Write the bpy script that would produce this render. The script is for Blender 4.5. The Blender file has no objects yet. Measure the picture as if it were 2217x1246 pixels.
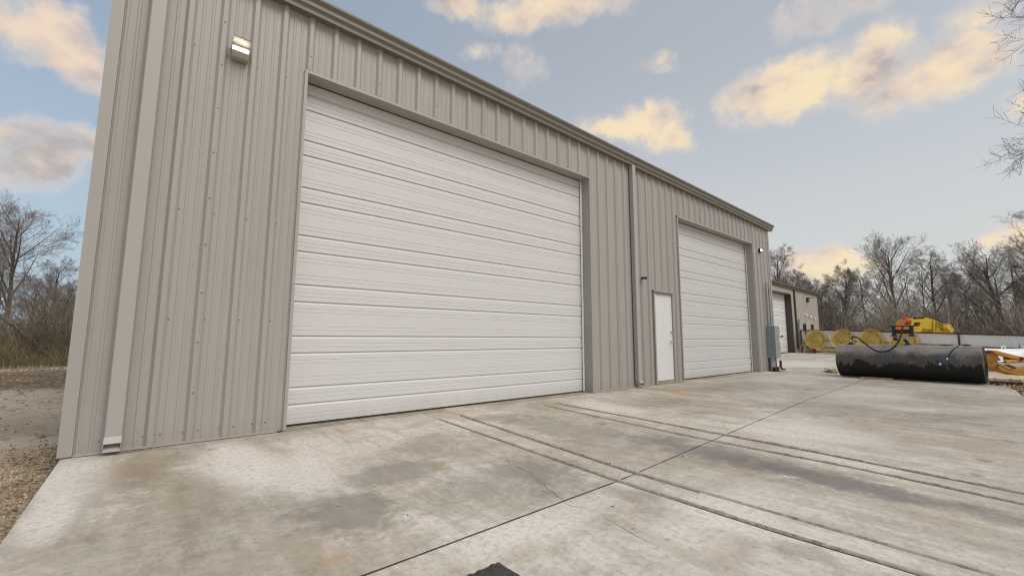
import bpy, math, random
import numpy as np
from mathutils import Vector, Matrix, noise as mnoise

random.seed(7); np.random.seed(7)
scene = bpy.context.scene
COL = scene.collection
PI = math.pi

# ------------------------------------------------------------------ camera
yaw, pit, rol = 0.7032, 0.1171, 0.003
cx, cy, cz = -1.30256, -5.53444, 1.06162
fwd = Vector((math.sin(yaw)*math.cos(pit), math.cos(yaw)*math.cos(pit), math.sin(pit)))
rgt = Vector((math.cos(yaw), -math.sin(yaw), 0))
upv = rgt.cross(fwd)
r2 = rgt*math.cos(rol) + upv*math.sin(rol)
u2 = -rgt*math.sin(rol) + upv*math.cos(rol)
M = Matrix(((r2.x, u2.x, -fwd.x, cx), (r2.y, u2.y, -fwd.y, cy), (r2.z, u2.z, -fwd.z, cz), (0, 0, 0, 1)))
cam_d = bpy.data.cameras.new('camera')
cam = bpy.data.objects.new('camera', cam_d)
COL.objects.link(cam)
cam.matrix_world = M
cam_d.sensor_width = 36
cam_d.lens = 36*927.4/2217
cam_d.clip_start = 0.05
cam_d.clip_end = 3000
scene.camera = cam

# ------------------------------------------------------------------ view
scene.view_settings.view_transform = 'Standard'
scene.view_settings.look = 'None'
scene.view_settings.gamma = 1
scene.view_settings.use_curve_mapping = False
scene.view_settings.exposure = 0.0
try:
    scene.cycles.max_bounces = 6
    scene.cycles.diffuse_bounces = 4
    scene.cycles.filter_width = 1.15
    scene.cycles.use_denoising = True
except Exception:
    pass

SUN_EL, SUN_AZ = math.radians(52), math.radians(171)     # azimuth from +Y towards +X


# ------------------------------------------------------------------ node helper
class NT:
    def __init__(s, nt):
        s.nt = nt

    def n(s, typ, ins=None, **props):
        nd = s.nt.nodes.new(typ)
        for k, v in props.items():
            setattr(nd, k, v)
        if ins:
            for k, v in ins.items():
                sock = nd.inputs[k]
                if isinstance(v, bpy.types.NodeSocket):
                    s.nt.links.new(v, sock)
                else:
                    sock.default_value = v
        return nd

    def m(s, op, a, b=None, c=None, clamp=False):
        ins = {0: a}
        if b is not None: ins[1] = b
        if c is not None: ins[2] = c
        return s.n('ShaderNodeMath', ins, operation=op, use_clamp=clamp).outputs[0]

    def noise(s, vec, scale, detail=4, rough=.55, dist=0.0):
        return s.n('ShaderNodeTexNoise', {'Vector': vec, 'Scale': scale, 'Detail': detail, 'Roughness': rough, 'Distortion': dist}).outputs[0]

    def mapr(s, v, a, b, c=0., d=1., smooth=True):
        nd = s.n('ShaderNodeMapRange', {0: v, 1: a, 2: b, 3: c, 4: d})
        nd.interpolation_type = 'SMOOTHSTEP' if smooth else 'LINEAR'
        return nd.outputs[0]

    def mix(s, f, a, b):
        nd = s.n('ShaderNodeMix', data_type='RGBA')
        for sock, v in ((nd.inputs[0], f), (nd.inputs[6], a), (nd.inputs[7], b)):
            if isinstance(v, bpy.types.NodeSocket): s.nt.links.new(v, sock)
            else: sock.default_value = v if not isinstance(v, tuple) or len(v) == 4 else (*v, 1)
        return nd.outputs[2]

    def scaled(s, vec, sc, loc=(0, 0, 0), rot=(0, 0, 0)):
        return s.n('ShaderNodeMapping', {'Vector': vec, 'Scale': sc, 'Location': loc, 'Rotation': rot}).outputs[0]

    def bump(s, h, dist=.01, strength=1.0, normal=None):
        ins = {'Height': h, 'Distance': dist, 'Strength': strength}
        if normal is not None: ins['Normal'] = normal
        return s.n('ShaderNodeBump', ins).outputs[0]


# ------------------------------------------------------------------ world
world = bpy.data.worlds.new('World')
scene.world = world
world.use_nodes = True
wt = world.node_tree
wt.nodes.clear()
W = NT(wt)
dirv = W.n('ShaderNodeTexCoord').outputs['Generated']
sky = W.n('ShaderNodeTexSky', sky_type='NISHITA')
sky.sun_disc = False
sky.sun_elevation = SUN_EL
sky.sun_rotation = SUN_AZ
sky.air_density = 1.0
sky.dust_density = 2.5
sky.ozone_density = 1.0
sep = W.n('ShaderNodeSeparateXYZ', {0: dirv}).outputs
az = W.m('ARCTAN2', sep[0], sep[1])
el = W.m('ARCSINE', sep[2])
n1 = W.n('ShaderNodeTexNoise', {'Vector': dirv, 'Scale': 7.0, 'Detail': 9, 'Roughness': .6})
nsep = W.n('ShaderNodeSeparateColor', {0: n1.outputs['Color']}).outputs
n1b = W.n('ShaderNodeSeparateColor', {0: W.n('ShaderNodeTexNoise', {'Vector': dirv, 'Scale': 24.0, 'Detail': 7, 'Roughness': .6}).outputs['Color']}).outputs
daz = W.m('ADD', W.m('MULTIPLY', W.m('SUBTRACT', nsep[0], .5), .17), W.m('MULTIPLY', W.m('SUBTRACT', n1b[0], .5), .05))
de = W.m('ADD', W.m('MULTIPLY', W.m('SUBTRACT', nsep[1], .5), .10), W.m('MULTIPLY', W.m('SUBTRACT', n1b[1], .5), .04))
az2 = W.m('ADD', az, daz)
el2 = W.m('ADD', el, de)
CL = [(74.5, 27.0, 6.6, 3.3, 1), (82.0, 27.3, 5.6, 3.9, 1), (87.6, 24.2, 6.0, 2.9, 1), (56.8, 26.8, 8.2, 2.3, 1), (60.9, 25.0, 4.3, 2.4, 1),
      (41.6, 39.3, 7.5, 2.3, .9), (49.6, 40.2, 7.8, 2.2, .85), (31.9, 39.8, 4.8, 1.4, .9), (36.3, 35.2, 3.5, 1.3, .55), (41.9, 34.0, 3.0, 2.3, .45),
      (60.3, 32.5, 2.6, 1.1, .5), (-10.3, 26.5, 3.2, 3.6, 1), (-8.0, 24.8, 2.7, 2.4, 1), (-9.0, 15.8, 4.0, 3.2, .95), (-6.0, 18.0, 2.6, 2.0, .8),
      (76.9, 7.6, 4.6, 2.5, 1), (77.6, 33.1, 4.0, 1.9, .5), (81.3, 32.6, 2.8, 1.2, .4), (90.1, 27.6, 3.6, 2.0, .55), (91.2, 19.3, 1.1, 1.1, .8),
      (90.3, 8.8, 3.0, 1.6, .8)]
cl = None
for a, e, ra, re, amp in CL:
    a, e, ra, re = [math.radians(v) for v in (a, e, ra, re)]
    x = W.m('DIVIDE', W.m('SUBTRACT', az2, a), ra)
    y = W.m('DIVIDE', W.m('SUBTRACT', el2, e), re)
    d2 = W.m('ADD', W.m('MULTIPLY', x, x), W.m('MULTIPLY', y, y))
    g = W.m('MULTIPLY', W.m('SUBTRACT', 1.15, d2), amp)
    cl = g if cl is None else W.m('MAXIMUM', cl, g)
# scattered clouds over the rest of the sky
n2 = W.noise(W.scaled(dirv, (1, 1, 2.2)), 2.6, 9, .58)
out_l = W.mapr(az, math.radians(97), math.radians(112))
out_r = W.mapr(az, math.radians(-16), math.radians(-30))
out_t = W.mapr(el, math.radians(43), math.radians(52))
outm = W.m('MAXIMUM', W.m('MAXIMUM', out_l, out_r), out_t)
rest = W.m('MULTIPLY', W.m('MULTIPLY', W.mapr(n2, .52, .68), outm), W.mapr(el, .02, .12))
n3 = W.noise(dirv, 16.0, 9, .62)
dens = W.mapr(W.m('ADD', cl, W.m('MULTIPLY', W.m('SUBTRACT', n3, .5), 2.1)), -.22, 1.08)
dens = W.m('MAXIMUM', dens, rest)
dens = W.m('MULTIPLY', dens, .95)
n4 = W.noise(W.scaled(dirv, (1, 1, 1.6), (3.1, .4, 1.7)), 8.5, 7, .55)
warm = (1.0, .795, .50); cream = (.95, .72, .55); grey = (.50, .46, .45)
# clouds further to the right (towards the low light) glow warmer
westw = W.mapr(az, math.radians(-12), math.radians(75))
c_lit = W.mix(westw, (.93, .74, .58, 1), (1.0, .82, .555, 1))
c_mid = W.mix(westw, (.76, .63, .55, 1), (.86, .70, .56, 1))
c_col = W.mix(W.mapr(n4, .40, .56), c_lit, c_mid)
c_col = W.mix(W.mapr(n4, .52, .68), c_col, (.50, .455, .445, 1))
c_col = W.mix(W.mapr(dens, .25, .95), (.80, .70, .63, 1), c_col)
sky_c = W.n('ShaderNodeHueSaturation', {'Saturation': .80, 'Value': 1.12, 'Color': sky.outputs[0]}).outputs[0]
# thin high haze whitens the low sky
hz = W.mapr(el, .0, .66, .86, .44)
hz_c = W.mix(W.mapr(az, math.radians(0), math.radians(62)), (3.7, 4.5, 5.3, 1), (5.55, 5.48, 5.32, 1))
sky_c = W.mix(hz, sky_c, hz_c)
sky_c = W.n('ShaderNodeMix', {0: 1.0, 6: sky_c, 7: (.985, 1.01, 1.0, 1)}, data_type='RGBA', blend_type='MULTIPLY').outputs[2]
bg1 = W.n('ShaderNodeBackground', {'Color': sky_c, 'Strength': .125})
bg2 = W.n('ShaderNodeBackground', {'Color': c_col, 'Strength': .95})
mixw = W.n('ShaderNodeMixShader', {0: dens, 1: bg1.outputs[0], 2: bg2.outputs[0]})
W.n('ShaderNodeOutputWorld', {0: mixw.outputs[0]})

# ------------------------------------------------------------------ sun
sd = bpy.data.lights.new('sun', 'SUN')
sd.energy = 1.7
sd.angle = math.radians(34)
sd.color = (1.0, .945, .88)
so = bpy.data.objects.new('sun', sd)
COL.objects.link(so)
sdir = Vector((math.sin(SUN_AZ)*math.cos(SUN_EL), math.cos(SUN_AZ)*math.cos(SUN_EL), math.sin(SUN_EL)))
so.rotation_euler = sdir.to_track_quat('Z', 'Y').to_euler()
so.location = sdir*60


# ------------------------------------------------------------------ pinhole helper for placing things on real surfaces
def ray(u, v):
    return fwd + r2*((u-1108.5)/927.4) + u2*((623-v)/927.4)


CAM = Vector((cx, cy, cz))


def at_depth(u, v, d): return CAM + ray(u, v)*d


def on_z(u, v, z=0.0):
    r = ray(u, v)
    return CAM + r*((z-cz)/r.z)


# ------------------------------------------------------------------ mesh helpers
class MB:
    def __init__(s):
        s.v = []; s.f = []

    def quad(s, a, b, c, d):
        i = len(s.v); s.v += [tuple(a), tuple(b), tuple(c), tuple(d)]; s.f.append((i, i+1, i+2, i+3)); return s

    def poly(s, pts):
        i = len(s.v); s.v += [tuple(p) for p in pts]; s.f.append(tuple(range(i, i+len(pts)))); return s

    def box(s, x0, y0, z0, x1, y1, z1):
        i = len(s.v)
        s.v += [(x0, y0, z0), (x1, y0, z0), (x1, y1, z0), (x0, y1, z0), (x0, y0, z1), (x1, y0, z1), (x1, y1, z1), (x0, y1, z1)]
        s.f += [(i, i+3, i+2, i+1), (i+4, i+5, i+6, i+7), (i, i+1, i+5, i+4), (i+1, i+2, i+6, i+5), (i+2, i+3, i+7, i+6), (i+3, i, i+4, i+7)]
        return s

    def obox(s, p, q, w, h, up=(0, 0, 1)):
        """bar from p to q with section w (sideways) x h (along up)"""
        p, q = Vector(p), Vector(q); d = (q-p).normalized(); up = Vector(up)
        sd_ = d.cross(up)
        if sd_.length < 1e-4: sd_ = d.cross(Vector((1, 0, 0)))
        sd_.normalize(); un = sd_.cross(d).normalized()
        i = len(s.v)
        for b in (p, q):
            for a_, c_ in ((-1, -1), (1, -1), (1, 1), (-1, 1)):
                s.v.append(tuple(b + sd_*(a_*w/2) + un*(c_*h/2)))
        s.f += [(i, i+1, i+2, i+3), (i+7, i+6, i+5, i+4)] + [(i+k, i+4+k, i+4+(k+1) % 4, i+(k+1) % 4) for k in range(4)]
        return s

    def tube(s, pts, r, n=8, cap=True):
        pts = [Vector(p) for p in pts]
        rs = r if isinstance(r, (list, tuple)) else [r]*len(pts)
        i0 = len(s.v); ref = None
        for k, p in enumerate(pts):
            d = (pts[min(k+1, len(pts)-1)] - pts[max(k-1, 0)])
            d.normalize()
            if ref is None:
                ref = d.cross(Vector((0, 0, 1)) if abs(d.z) < .9 else Vector((1, 0, 0))).normalized()
            a = (ref - d*ref.dot(d)).normalized(); ref = a
            b = d.cross(a)
            for j in range(n):
                t = 2*PI*j/n
                s.v.append(tuple(p + (a*math.cos(t) + b*math.sin(t))*rs[k]))
        for k in range(len(pts)-1):
            for j in range(n):
                a = i0+k*n+j; b = i0+k*n+(j+1) % n
                s.f.append((a, b, b+n, a+n))
        if cap:
            s.f.append(tuple(i0+j for j in reversed(range(n))))
            s.f.append(tuple(i0+(len(pts)-1)*n+j for j in range(n)))
        return s

    def extrude(s, prof, axis, a, b, close=False, caps=False):
        """prof: 2D points in the two other axes (x,y for z; y,z for x; x,z for y)"""
        def P(p, t):
            return {'z': (p[0], p[1], t), 'x': (t, p[0], p[1]), 'y': (p[0], t, p[1])}[axis]
        i = len(s.v); n = len(prof)
        s.v += [P(p, a) for p in prof] + [P(p, b) for p in prof]
        for k in range(n if close else n-1):
            j = (k+1) % n
            s.f.append((i+k, i+j, i+n+j, i+n+k))
        if caps:
            s.f.append(tuple(i+k for k in reversed(range(n)))); s.f.append(tuple(i+n+k for k in range(n)))
        return s

    def dome(s, c, r, h, nrm, n=7):
        c, nrm = Vector(c), Vector(nrm).normalized()
        a = nrm.orthogonal().normalized(); b = nrm.cross(a)
        i = len(s.v)
        for k in range(n):
            t = 2*PI*k/n; s.v.append(tuple(c + (a*math.cos(t)+b*math.sin(t))*r))
        for k in range(n):
            t = 2*PI*k/n; s.v.append(tuple(c + (a*math.cos(t)+b*math.sin(t))*r*.7 + nrm*h))
        for k in range(n): s.f.append((i+k, i+(k+1) % n, i+n+(k+1) % n, i+n+k))
        s.f.append(tuple(i+n+k for k in range(n)))
        return s

    def xf(s, mat):
        s.v = [tuple(mat @ Vector(p)) for p in s.v]; return s

    def build(s, name, mat, parent=None, smooth=False, stuff=False, bevel=0, mesh=None):
        me = bpy.data.meshes.new(name)
        me.from_pydata(s.v, [], s.f); me.update()
        if smooth:
            me.polygons.foreach_set('use_smooth', [True]*len(me.polygons))
            try: me.set_sharp_from_angle(angle=math.radians(40))
            except Exception: pass
        if mat is not None: me.materials.append(mat)
        return link(name, me, parent, stuff, bevel)


def link(name, me, parent=None, stuff=False, bevel=0):
    o = bpy.data.objects.new(name, me); COL.objects.link(o)
    if parent is not None: o.parent = parent
    if stuff: o['kind'] = 'stuff'
    if bevel:
        b = o.modifiers.new('bevel', 'BEVEL'); b.width = bevel; b.segments = 2; b.limit_method = 'ANGLE'
    return o


def tag(o, label, cat, group=None):
    o['label'] = label; o['category'] = cat
    if group: o['group'] = group
    return o


def empty(name, loc=(0, 0, 0), rz=0.0):
    o = bpy.data.objects.new(name, None); COL.objects.link(o)
    o.location = loc; o.rotation_euler = (0, 0, rz); o.empty_display_size = .2
    return o


def thing(name, label, cat, loc=(0, 0, 0), rz=0.0, group=None):
    return tag(empty(name, loc, rz), label, cat, group)


def copy_tree(o, parent=None):
    c = o.copy(); COL.objects.link(c)
    if parent is not None: c.parent = parent
    for ch in list(o.children): copy_tree(ch, c)
    return c


# ------------------------------------------------------------------ materials
def mat_new(name):
    m = bpy.data.materials.new(name); m.use_nodes = True
    nt = m.node_tree; b = nt.nodes['Principled BSDF']
    return m, NT(nt), b


def setc(T, b, key, v):
    if isinstance(v, bpy.types.NodeSocket): T.nt.links.new(v, b.inputs[key])
    else: b.inputs[key].default_value = v if not isinstance(v, tuple) or len(v) == 4 else (*v, 1)


def simple(name, col, rough=.5, metal=0., var=.12, scale=6., bump=0., spec=None):
    m, T, b = mat_new(name)
    co = T.n('ShaderNodeTexCoord').outputs['Object']
    nz = T.noise(co, scale, 6, .6)
    c = T.mix(T.mapr(nz, .3, .7), tuple(x*(1-var) for x in col), tuple(min(1, x*(1+var)) for x in col))
    setc(T, b, 'Base Color', c)
    setc(T, b, 'Roughness', T.mapr(nz, .2, .8, max(0, rough-.1), min(1, rough+.1)))
    b.inputs['Metallic'].default_value = metal
    if spec is not None: b.inputs['Specular IOR Level'].default_value = spec
    if bump: setc(T, b, 'Normal', T.bump(T.noise(co, scale*6, 5, .6), bump))
    return m


def painted(name, col, streak=.05, rough=.42, dirt=.0):
    """baked-enamel steel sheet: faint vertical streaks, oil-canning ripples, slight dust"""
    m, T, b = mat_new(name)
    co = T.n('ShaderNodeTexCoord').outputs['Object']
    st = T.noise(T.scaled(co, (14, 14, .55)), 1.0, 5, .6)
    big = T.noise(co, .7, 4, .5)
    f = T.m('ADD', T.m('MULTIPLY', st, .65), T.m('MULTIPLY', big, .35))
    c = T.mix(T.mapr(f, .3, .7), tuple(x*(1-streak) for x in col), tuple(x*(1+streak) for x in col))
    if dirt:
        sp = T.n('ShaderNodeSeparateXYZ', {0: co}).outputs[2]
        dn = T.m('ADD', sp, T.m('MULTIPLY', T.noise(T.scaled(co, (5, 5, 2)), 1.5, 6, .65), .35))
        c = T.mix(T.mapr(dn, .42, .14, 0, dirt), c, (.33, .28, .22, 1))
    # scuffs and specks
    spk = T.noise(co, 42, 3, .7)
    c = T.mix(T.mapr(spk, .735, .78, 0, .35), c, (.22, .19, .16, 1))
    setc(T, b, 'Base Color', c)
    setc(T, b, 'Roughness', T.mapr(st, .3, .7, rough-.06, rough+.08))
    ripple = T.noise(T.scaled(co, (2.4, 2.4, 1.2)), 1.0, 2, .5)
    setc(T, b, 'Normal', T.bump(ripple, .006, .6))
    b.inputs['Specular IOR Level'].default_value = .4
    return m


M_WALL = painted('wall_paint', (.372, .345, .313), .035, .42, .35)
M_TRIM = painted('trim_paint', (.38, .353, .322), .03, .40, .2)
M_TRIM_DARK = painted('trim_paint_dark', (.355, .328, .298), .04, .45, .3)  # darker copy of the trim paint; shade of the reveals put into the colour
M_GUT = painted('gutter_paint', (.185, .165, .140), .06, .42)
M_DS = painted('downspout_paint', (.40, .37, .34), .02, .40)
M_DOOR = painted('door_white', (.622, .602, .588), .007, .45, .25)
M_WHITE = simple('white_vinyl', (.78, .77, .75), .45, var=.04)
M_PDOOR = painted('white_door_paint', (.72, .70, .685), .015, .42)
M_RUBBER = simple('black_rubber', (.025, .023, .022), .75, bump=.004, scale=12, var=.4)
M_RUBBER2 = simple('worn_rubber', (.04, .036, .034), .42, bump=.02, scale=5, var=.5)
M_DARK = simple('dark_gap', (.03, .028, .026), .9)
M_ROOF = simple('roof_sheet', (.42, .42, .41), .5)
M_SCREW = simple('screw_metal', (.30, .27, .24), .45, .6, var=.4, scale=3)
M_STEEL = simple('bright_steel', (.62, .60, .57), .3, .95, var=.08)
M_GALV = simple('galvanised_steel', (.40, .42, .43), .45, .5, var=.1, scale=9)
M_CAB = simple('cabinet_grey', (.26, .29, .29), .45, .0, var=.05, scale=4)
M_RED = simple('red_plastic', (.35, .015, .02), .4)
M_YEL_LABEL = simple('yellow_label', (.75, .55, .06), .5)
M_LABEL = simple('paper_label', (.72, .72, .68), .6)
M_HOUS = simple('lamp_housing', (.33, .30, .26), .45, .2)
M_BRONZE = painted('bronze_paint', (.072, .058, .048), .05, .45)
M_WALL2 = painted('far_wall_paint', (.42, .375, .33), .03, .5)
M_GLASS = simple('dark_glass', (.018, .022, .028), .12, var=.3, scale=2)
M_RUST = simple('rusty_steel', (.11, .045, .028), .8, .1, var=.45, scale=10, bump=.006)
M_RUST2 = simple('red_oxide_pipe', (.10, .032, .022), .7, .0, var=.35, scale=7)
M_FENCE = painted('fence_sheet', (.86, .84, .80), .04, .5)
M_RAKE = simple('rake_yellow', (.50, .335, .02), .45, var=.12, scale=8)
M_RAKE2 = simple('rake_yellow_pale', (.56, .395, .06), .5, var=.1, scale=8)
M_BALE = simple('baler_yellow', (.62, .42, .035), .4, var=.08, scale=2)
M_REDARM = simple('red_orange_paint', (.62, .075, .03), .4, var=.1, scale=3)
M_CAT = simple('machine_yellow', (.52, .25, .035), .5, var=.25, scale=5, bump=.003)
M_CHROME = simple('chrome_rod', (.75, .75, .75), .12, 1.0, var=.03)
M_LPG = simple('white_tank_paint', (.80, .80, .78), .4, var=.03, scale=3)
M_PINK = simple('faded_red_print', (.55, .10, .14), .6)
M_GREYPRINT = simple('grey_print', (.28, .28, .30), .6)
M_WOOD = simple('raw_lumber', (.42, .29, .155), .75, var=.25, scale=12)
M_WOOD2 = simple('weathered_wood', (.22, .16, .10), .8, var=.3, scale=10)
M_BLACKPLAST = simple('black_plastic', (.022, .022, .024), .4)
M_BARK = simple('bark', (.135, .112, .093), .9, var=.35, scale=8, bump=.02)
M_TWIG = simple('twig_bark', (.25, .20, .165), .9, var=.3, scale=3)
M_TWIG2 = simple('brush_twigs', (.44, .365, .295), .95, var=.35, scale=1.2)
M_TWIG4 = simple('olive_brush', (.20, .158, .105), .95, var=.5, scale=.9)
M_DEAD = simple('dead_bark', (.19, .15, .11), .95, var=.55, scale=14, bump=.03)
M_TWIG3 = simple('dark_twigs', (.22, .178, .142), .95, var=.35, scale=1.2)
M_CEDAR = simple('cedar_leaves', (.050, .055, .020), .9, var=.5, scale=3)
M_LEAF = simple('dead_leaves', (.34, .235, .13), .85, var=.7, scale=9)
M_GRASS = simple('dry_grass', (.19, .15, .088), .95, var=.4, scale=3)
M_CLOD = simple('dirt_clods', (.30, .24, .18), .95, var=.45, scale=8)


def mat_lamp(name, col, e):
    m, T, b = mat_new(name)
    b.inputs['Base Color'].default_value = (*col, 1)
    b.inputs['Emission Color'].default_value = (*col, 1)
    b.inputs['Emission Strength'].default_value = e
    return m


M_LED = mat_lamp('led_lens', (1.0, .97, .86), 12)
M_LED2 = mat_lamp('led_lens_small', (1.0, .97, .88), 40)


def mat_concrete(name, base=(.455, .402, .330), tone=0.0, stains=True, sill=False):
    m, T, b = mat_new(name)
    co = T.n('ShaderNodeNewGeometry').outputs['Position']
    sx = T.n('ShaderNodeSeparateXYZ', {0: co}).outputs
    wob = T.n('ShaderNodeTexNoise', {'Vector': co, 'Scale': 1.3, 'Detail': 6, 'Roughness': .6})
    warp = T.n('ShaderNodeVectorMath', {0: co, 1: T.n('ShaderNodeVectorMath', {0: wob.outputs['Color'], 3: .55}, operation='SCALE').outputs[0]}, operation='ADD').outputs[0]
    big = T.noise(warp, .60, 9, .64)
    med = T.noise(warp, 2.2, 10, .70)
    fine = T.noise(co, 24, 6, .70)
    crisp = T.noise(warp, 6.5, 12, .78)
    grain = T.noise(co, 130, 3, .7)
    # broom finish and water marks run away from the wall
    stk = T.noise(T.scaled(co, (5.0, .55, 1)), 1.0, 8, .68)
    stk2 = T.noise(T.scaled(co, (18, 1.3, 1)), 1.0, 6, .64)
    dark = tuple(x*.66 for x in base); lite = (.665, .605, .53)
    v = T.m('ADD', T.m('MULTIPLY', big, .46), T.m('ADD', T.m('MULTIPLY', med, .22), T.m('MULTIPLY', stk, .32)))
    v = T.m('ADD', v, T.m('MULTIPLY', T.m('SUBTRACT', crisp, .5), .28))
    c = T.mix(T.mapr(v, .39+tone, .49+tone), dark, base)
    c = T.mix(T.mapr(v, .475+tone, .60+tone), c, lite)
    c = T.mix(T.mapr(stk, .55, .70, 0, .5), c, tuple(x*.55 for x in base))
    c = T.mix(T.mapr(stk2, .57, .74, 0, .45), c, lite)
    c = T.mix(T.mapr(med, .56, .66, 0, .22), c, tuple(x*.55 for x in base))
    wn = T.noise(T.scaled(co, (1, .8, 1), (4.2, 7.7, 0)), .9, 8, .66)
    c = T.mix(T.mapr(wn, .50, .66, 0, .55), c, (.36, .28, .19, 1))
    vn = T.m('ADD', T.m('MULTIPLY', med, .45), T.m('MULTIPLY', crisp, .55))
    if stains:
        def blob(x0, y0, rx, ry, wgt, col, lo=.40, hi=1.0, nz=vn, na=2.6):
            nonlocal c
            xx = T.m('DIVIDE', T.m('SUBTRACT', sx[0], x0), rx); yy = T.m('DIVIDE', T.m('SUBTRACT', sx[1], y0), ry)
            d = T.m('SQRT', T.m('ADD', T.m('MULTIPLY', xx, xx), T.m('MULTIPLY', yy, yy)))
            d = T.m('ADD', d, T.m('MULTIPLY', T.m('SUBTRACT', nz, .5), na))
            c = T.mix(T.mapr(d, hi, lo, 0, wgt), c, col)
        tan = (.30, .225, .145, 1); grey = (.235, .205, .172, 1); wht = (.74, .675, .605, 1)
        # run-off wash below the first downspout, pale dry concrete on both sides of it
        blob(-1.62, -.8, .30, 1.0, .75, wht)
        blob(-1.66, -1.75, .17, .55, .7, wht)
        blob(-.62, -1.1, .34, 1.1, .8, wht)
        blob(-.30, -1.75, .45, .85, .7, wht)
        blob(-1.25, -.75, .33, 1.15, .72, tan, .1, 1.1)
        blob(-1.1, -1.9, .4, .95, .5, tan, .1, 1.1)
        blob(-1.36, -.06, .26, .10, .75, (.12, .10, .075, 1), .1, 1.1)
        # oil and tyre marks
        blob(.3, -2.2, .55, .42, .6, grey); blob(.8, -2.9, .9, .45, .35, grey); blob(-.25, -2.75, .4, .5, .6, (.20, .172, .145, 1))
        blob(1.05, -1.5, .6, .5, .4, grey); blob(1.2, -2.9, .4, .6, .45, (.2, .17, .145, 1))
        blob(1.3, -3.75, .14, .22, .45, grey); blob(1.22, -4.05, .16, .25, .5, grey); blob(1.16, -4.4, .15, .22, .45, (.21, .18, .15, 1)); blob(1.3, -4.75, .14, .2, .4, grey)
        blob(2.55, -2.0, .55, 1.6, .5, grey); blob(2.85, -3.6, .42, 1.3, .75, (.175, .16, .150, 1), .2, 1.0)
        blob(2.75, -4.6, .28, 1.3, .75, (.14, .13, .128, 1), .2, 1.0); blob(2.4, -.9, .6, .4, .45, grey)
        blob(5.3, -1.3, 1.2, 1.0, .4, grey); blob(9.0, -1.4, 2.0, .9, .45, grey); blob(6.8, -3.3, 1.3, 1.0, .4, grey)
        blob(1.5, -4.25, .8, .35, .6, wht); blob(.55, -3.65, .8, .22, .6, wht); blob(4.6, -3.9, .9, .8, .5, wht)
        blob(4.3, -1.2, .5, .9, .45, wht); blob(9.5, -3.5, 2.4, .9, .35, wht); blob(12.5, -1.5, 2.5, 1.2, .4, wht); blob(20, 1, 5, 2, .5, wht)
        # tan wash out of the second downspout
        blob(7.05, -.55, .38, .75, .75, (.42, .265, .12, 1), .1, 1.1, med, .8); blob(6.75, -1.35, .34, .9, .65, (.42, .27, .13, 1), .1, 1.1, med, .8)
        # small rust and oil spots
        for (x0, y0, r) in [(.62, -2.35, .10), (.28, -2.75, .07), (.42, -.95, .10), (-.52, -3.3, .09), (.1, -3.1, .05), (2.6, -3.9, .12), (2.95, -4.45, .1), (1.1, -3.9, .05)]:
            blob(x0, y0, r*1.5, r, .32, (.40, .245, .085, 1), .2, 1.0, fine, 1.6)
    # oil drips: sparse sharp spots; faint tyre tread print on the right-hand pours
    vor = T.n('ShaderNodeTexVoronoi', {'Vector': T.n('ShaderNodeVectorMath', {0: co, 1: T.n('ShaderNodeVectorMath', {0: T.n('ShaderNodeTexNoise', {'Vector': co, 'Scale': 14.0, 'Detail': 5}).outputs['Color'], 3: .10}, operation='SCALE').outputs[0]}, operation='ADD').outputs[0], 'Scale': 3.1})
    vs = T.n('ShaderNodeSeparateColor', {0: vor.outputs['Color']}).outputs
    rad_ = T.m('MULTIPLY', T.mapr(vs[0], .72, 1.0, 0, .17, False), T.m('ADD', .5, vs[1]))
    spot = T.m('MULTIPLY', T.mapr(T.m('SUBTRACT', vor.outputs['Distance'], rad_), .012, -.02), T.m('GREATER_THAN', vs[0], .73))
    c = T.mix(T.m('MULTIPLY', spot, .5), c, (.15, .125, .10, 1))
    trd = T.m('SINE', T.m('MULTIPLY', T.m('ADD', sx[0], T.m('MULTIPLY', sx[1], .4)), 42.0))
    tb_ = T.m('ADD', sx[1], T.m('ADD', T.m('MULTIPLY', sx[0], .02), 4.02))
    band_ = T.m('MULTIPLY', T.mapr(T.m('ABSOLUTE', tb_), .17, .11), T.m('MULTIPLY', T.mapr(sx[0], 5.0, 6.0), T.mapr(sx[0], 11.5, 9.5)))
    c = T.mix(T.m('MULTIPLY', T.m('MULTIPLY', band_, T.mapr(trd, .2, .6)), T.mapr(med, .40, .55, 0, .4)), c, (.33, .225, .15, 1))
    # pits and dark flecks
    fl = T.noise(T.scaled(co, (11, 6, 1)), 1.0, 4, .7)
    c = T.mix(T.mapr(fl, .67, .74, 0, .32), c, (.13, .105, .085, 1))
    c = T.mix(T.mapr(fine, .45, .68, 0, .42), c, tuple(x*.55 for x in base))
    c = T.mix(T.mapr(grain, .58, .75, 0, .35), c, tuple(min(1, x*1.5) for x in base))
    setc(T, b, 'Base Color', c)
    setc(T, b, 'Roughness', T.mapr(med, .3, .7, .72, .92))
    broom = T.noise(T.scaled(co, (120, 3, 1)), 1.0, 2, .5)
    h = T.m('ADD', T.m('MULTIPLY', broom, .5), T.m('ADD', T.m('MULTIPLY', grain, .5), T.m('MULTIPLY', fine, .7)))
    setc(T, b, 'Normal', T.bump(h, .0035, .8))
    return m


M_CONC = mat_concrete('concrete')
M_CONC_PALE = mat_concrete('concrete_pale', tone=-.03)
M_CONC_DARK = mat_concrete('concrete_grey', tone=.022)
M_SILL = mat_concrete('sill_concrete', (.34, .30, .235), .02, False)
M_CRACK = simple('crack_dirt', (.075, .055, .038), .95, var=.3)
M_BED = simple('bed_dirt', (.035, .028, .022), .95)


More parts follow.
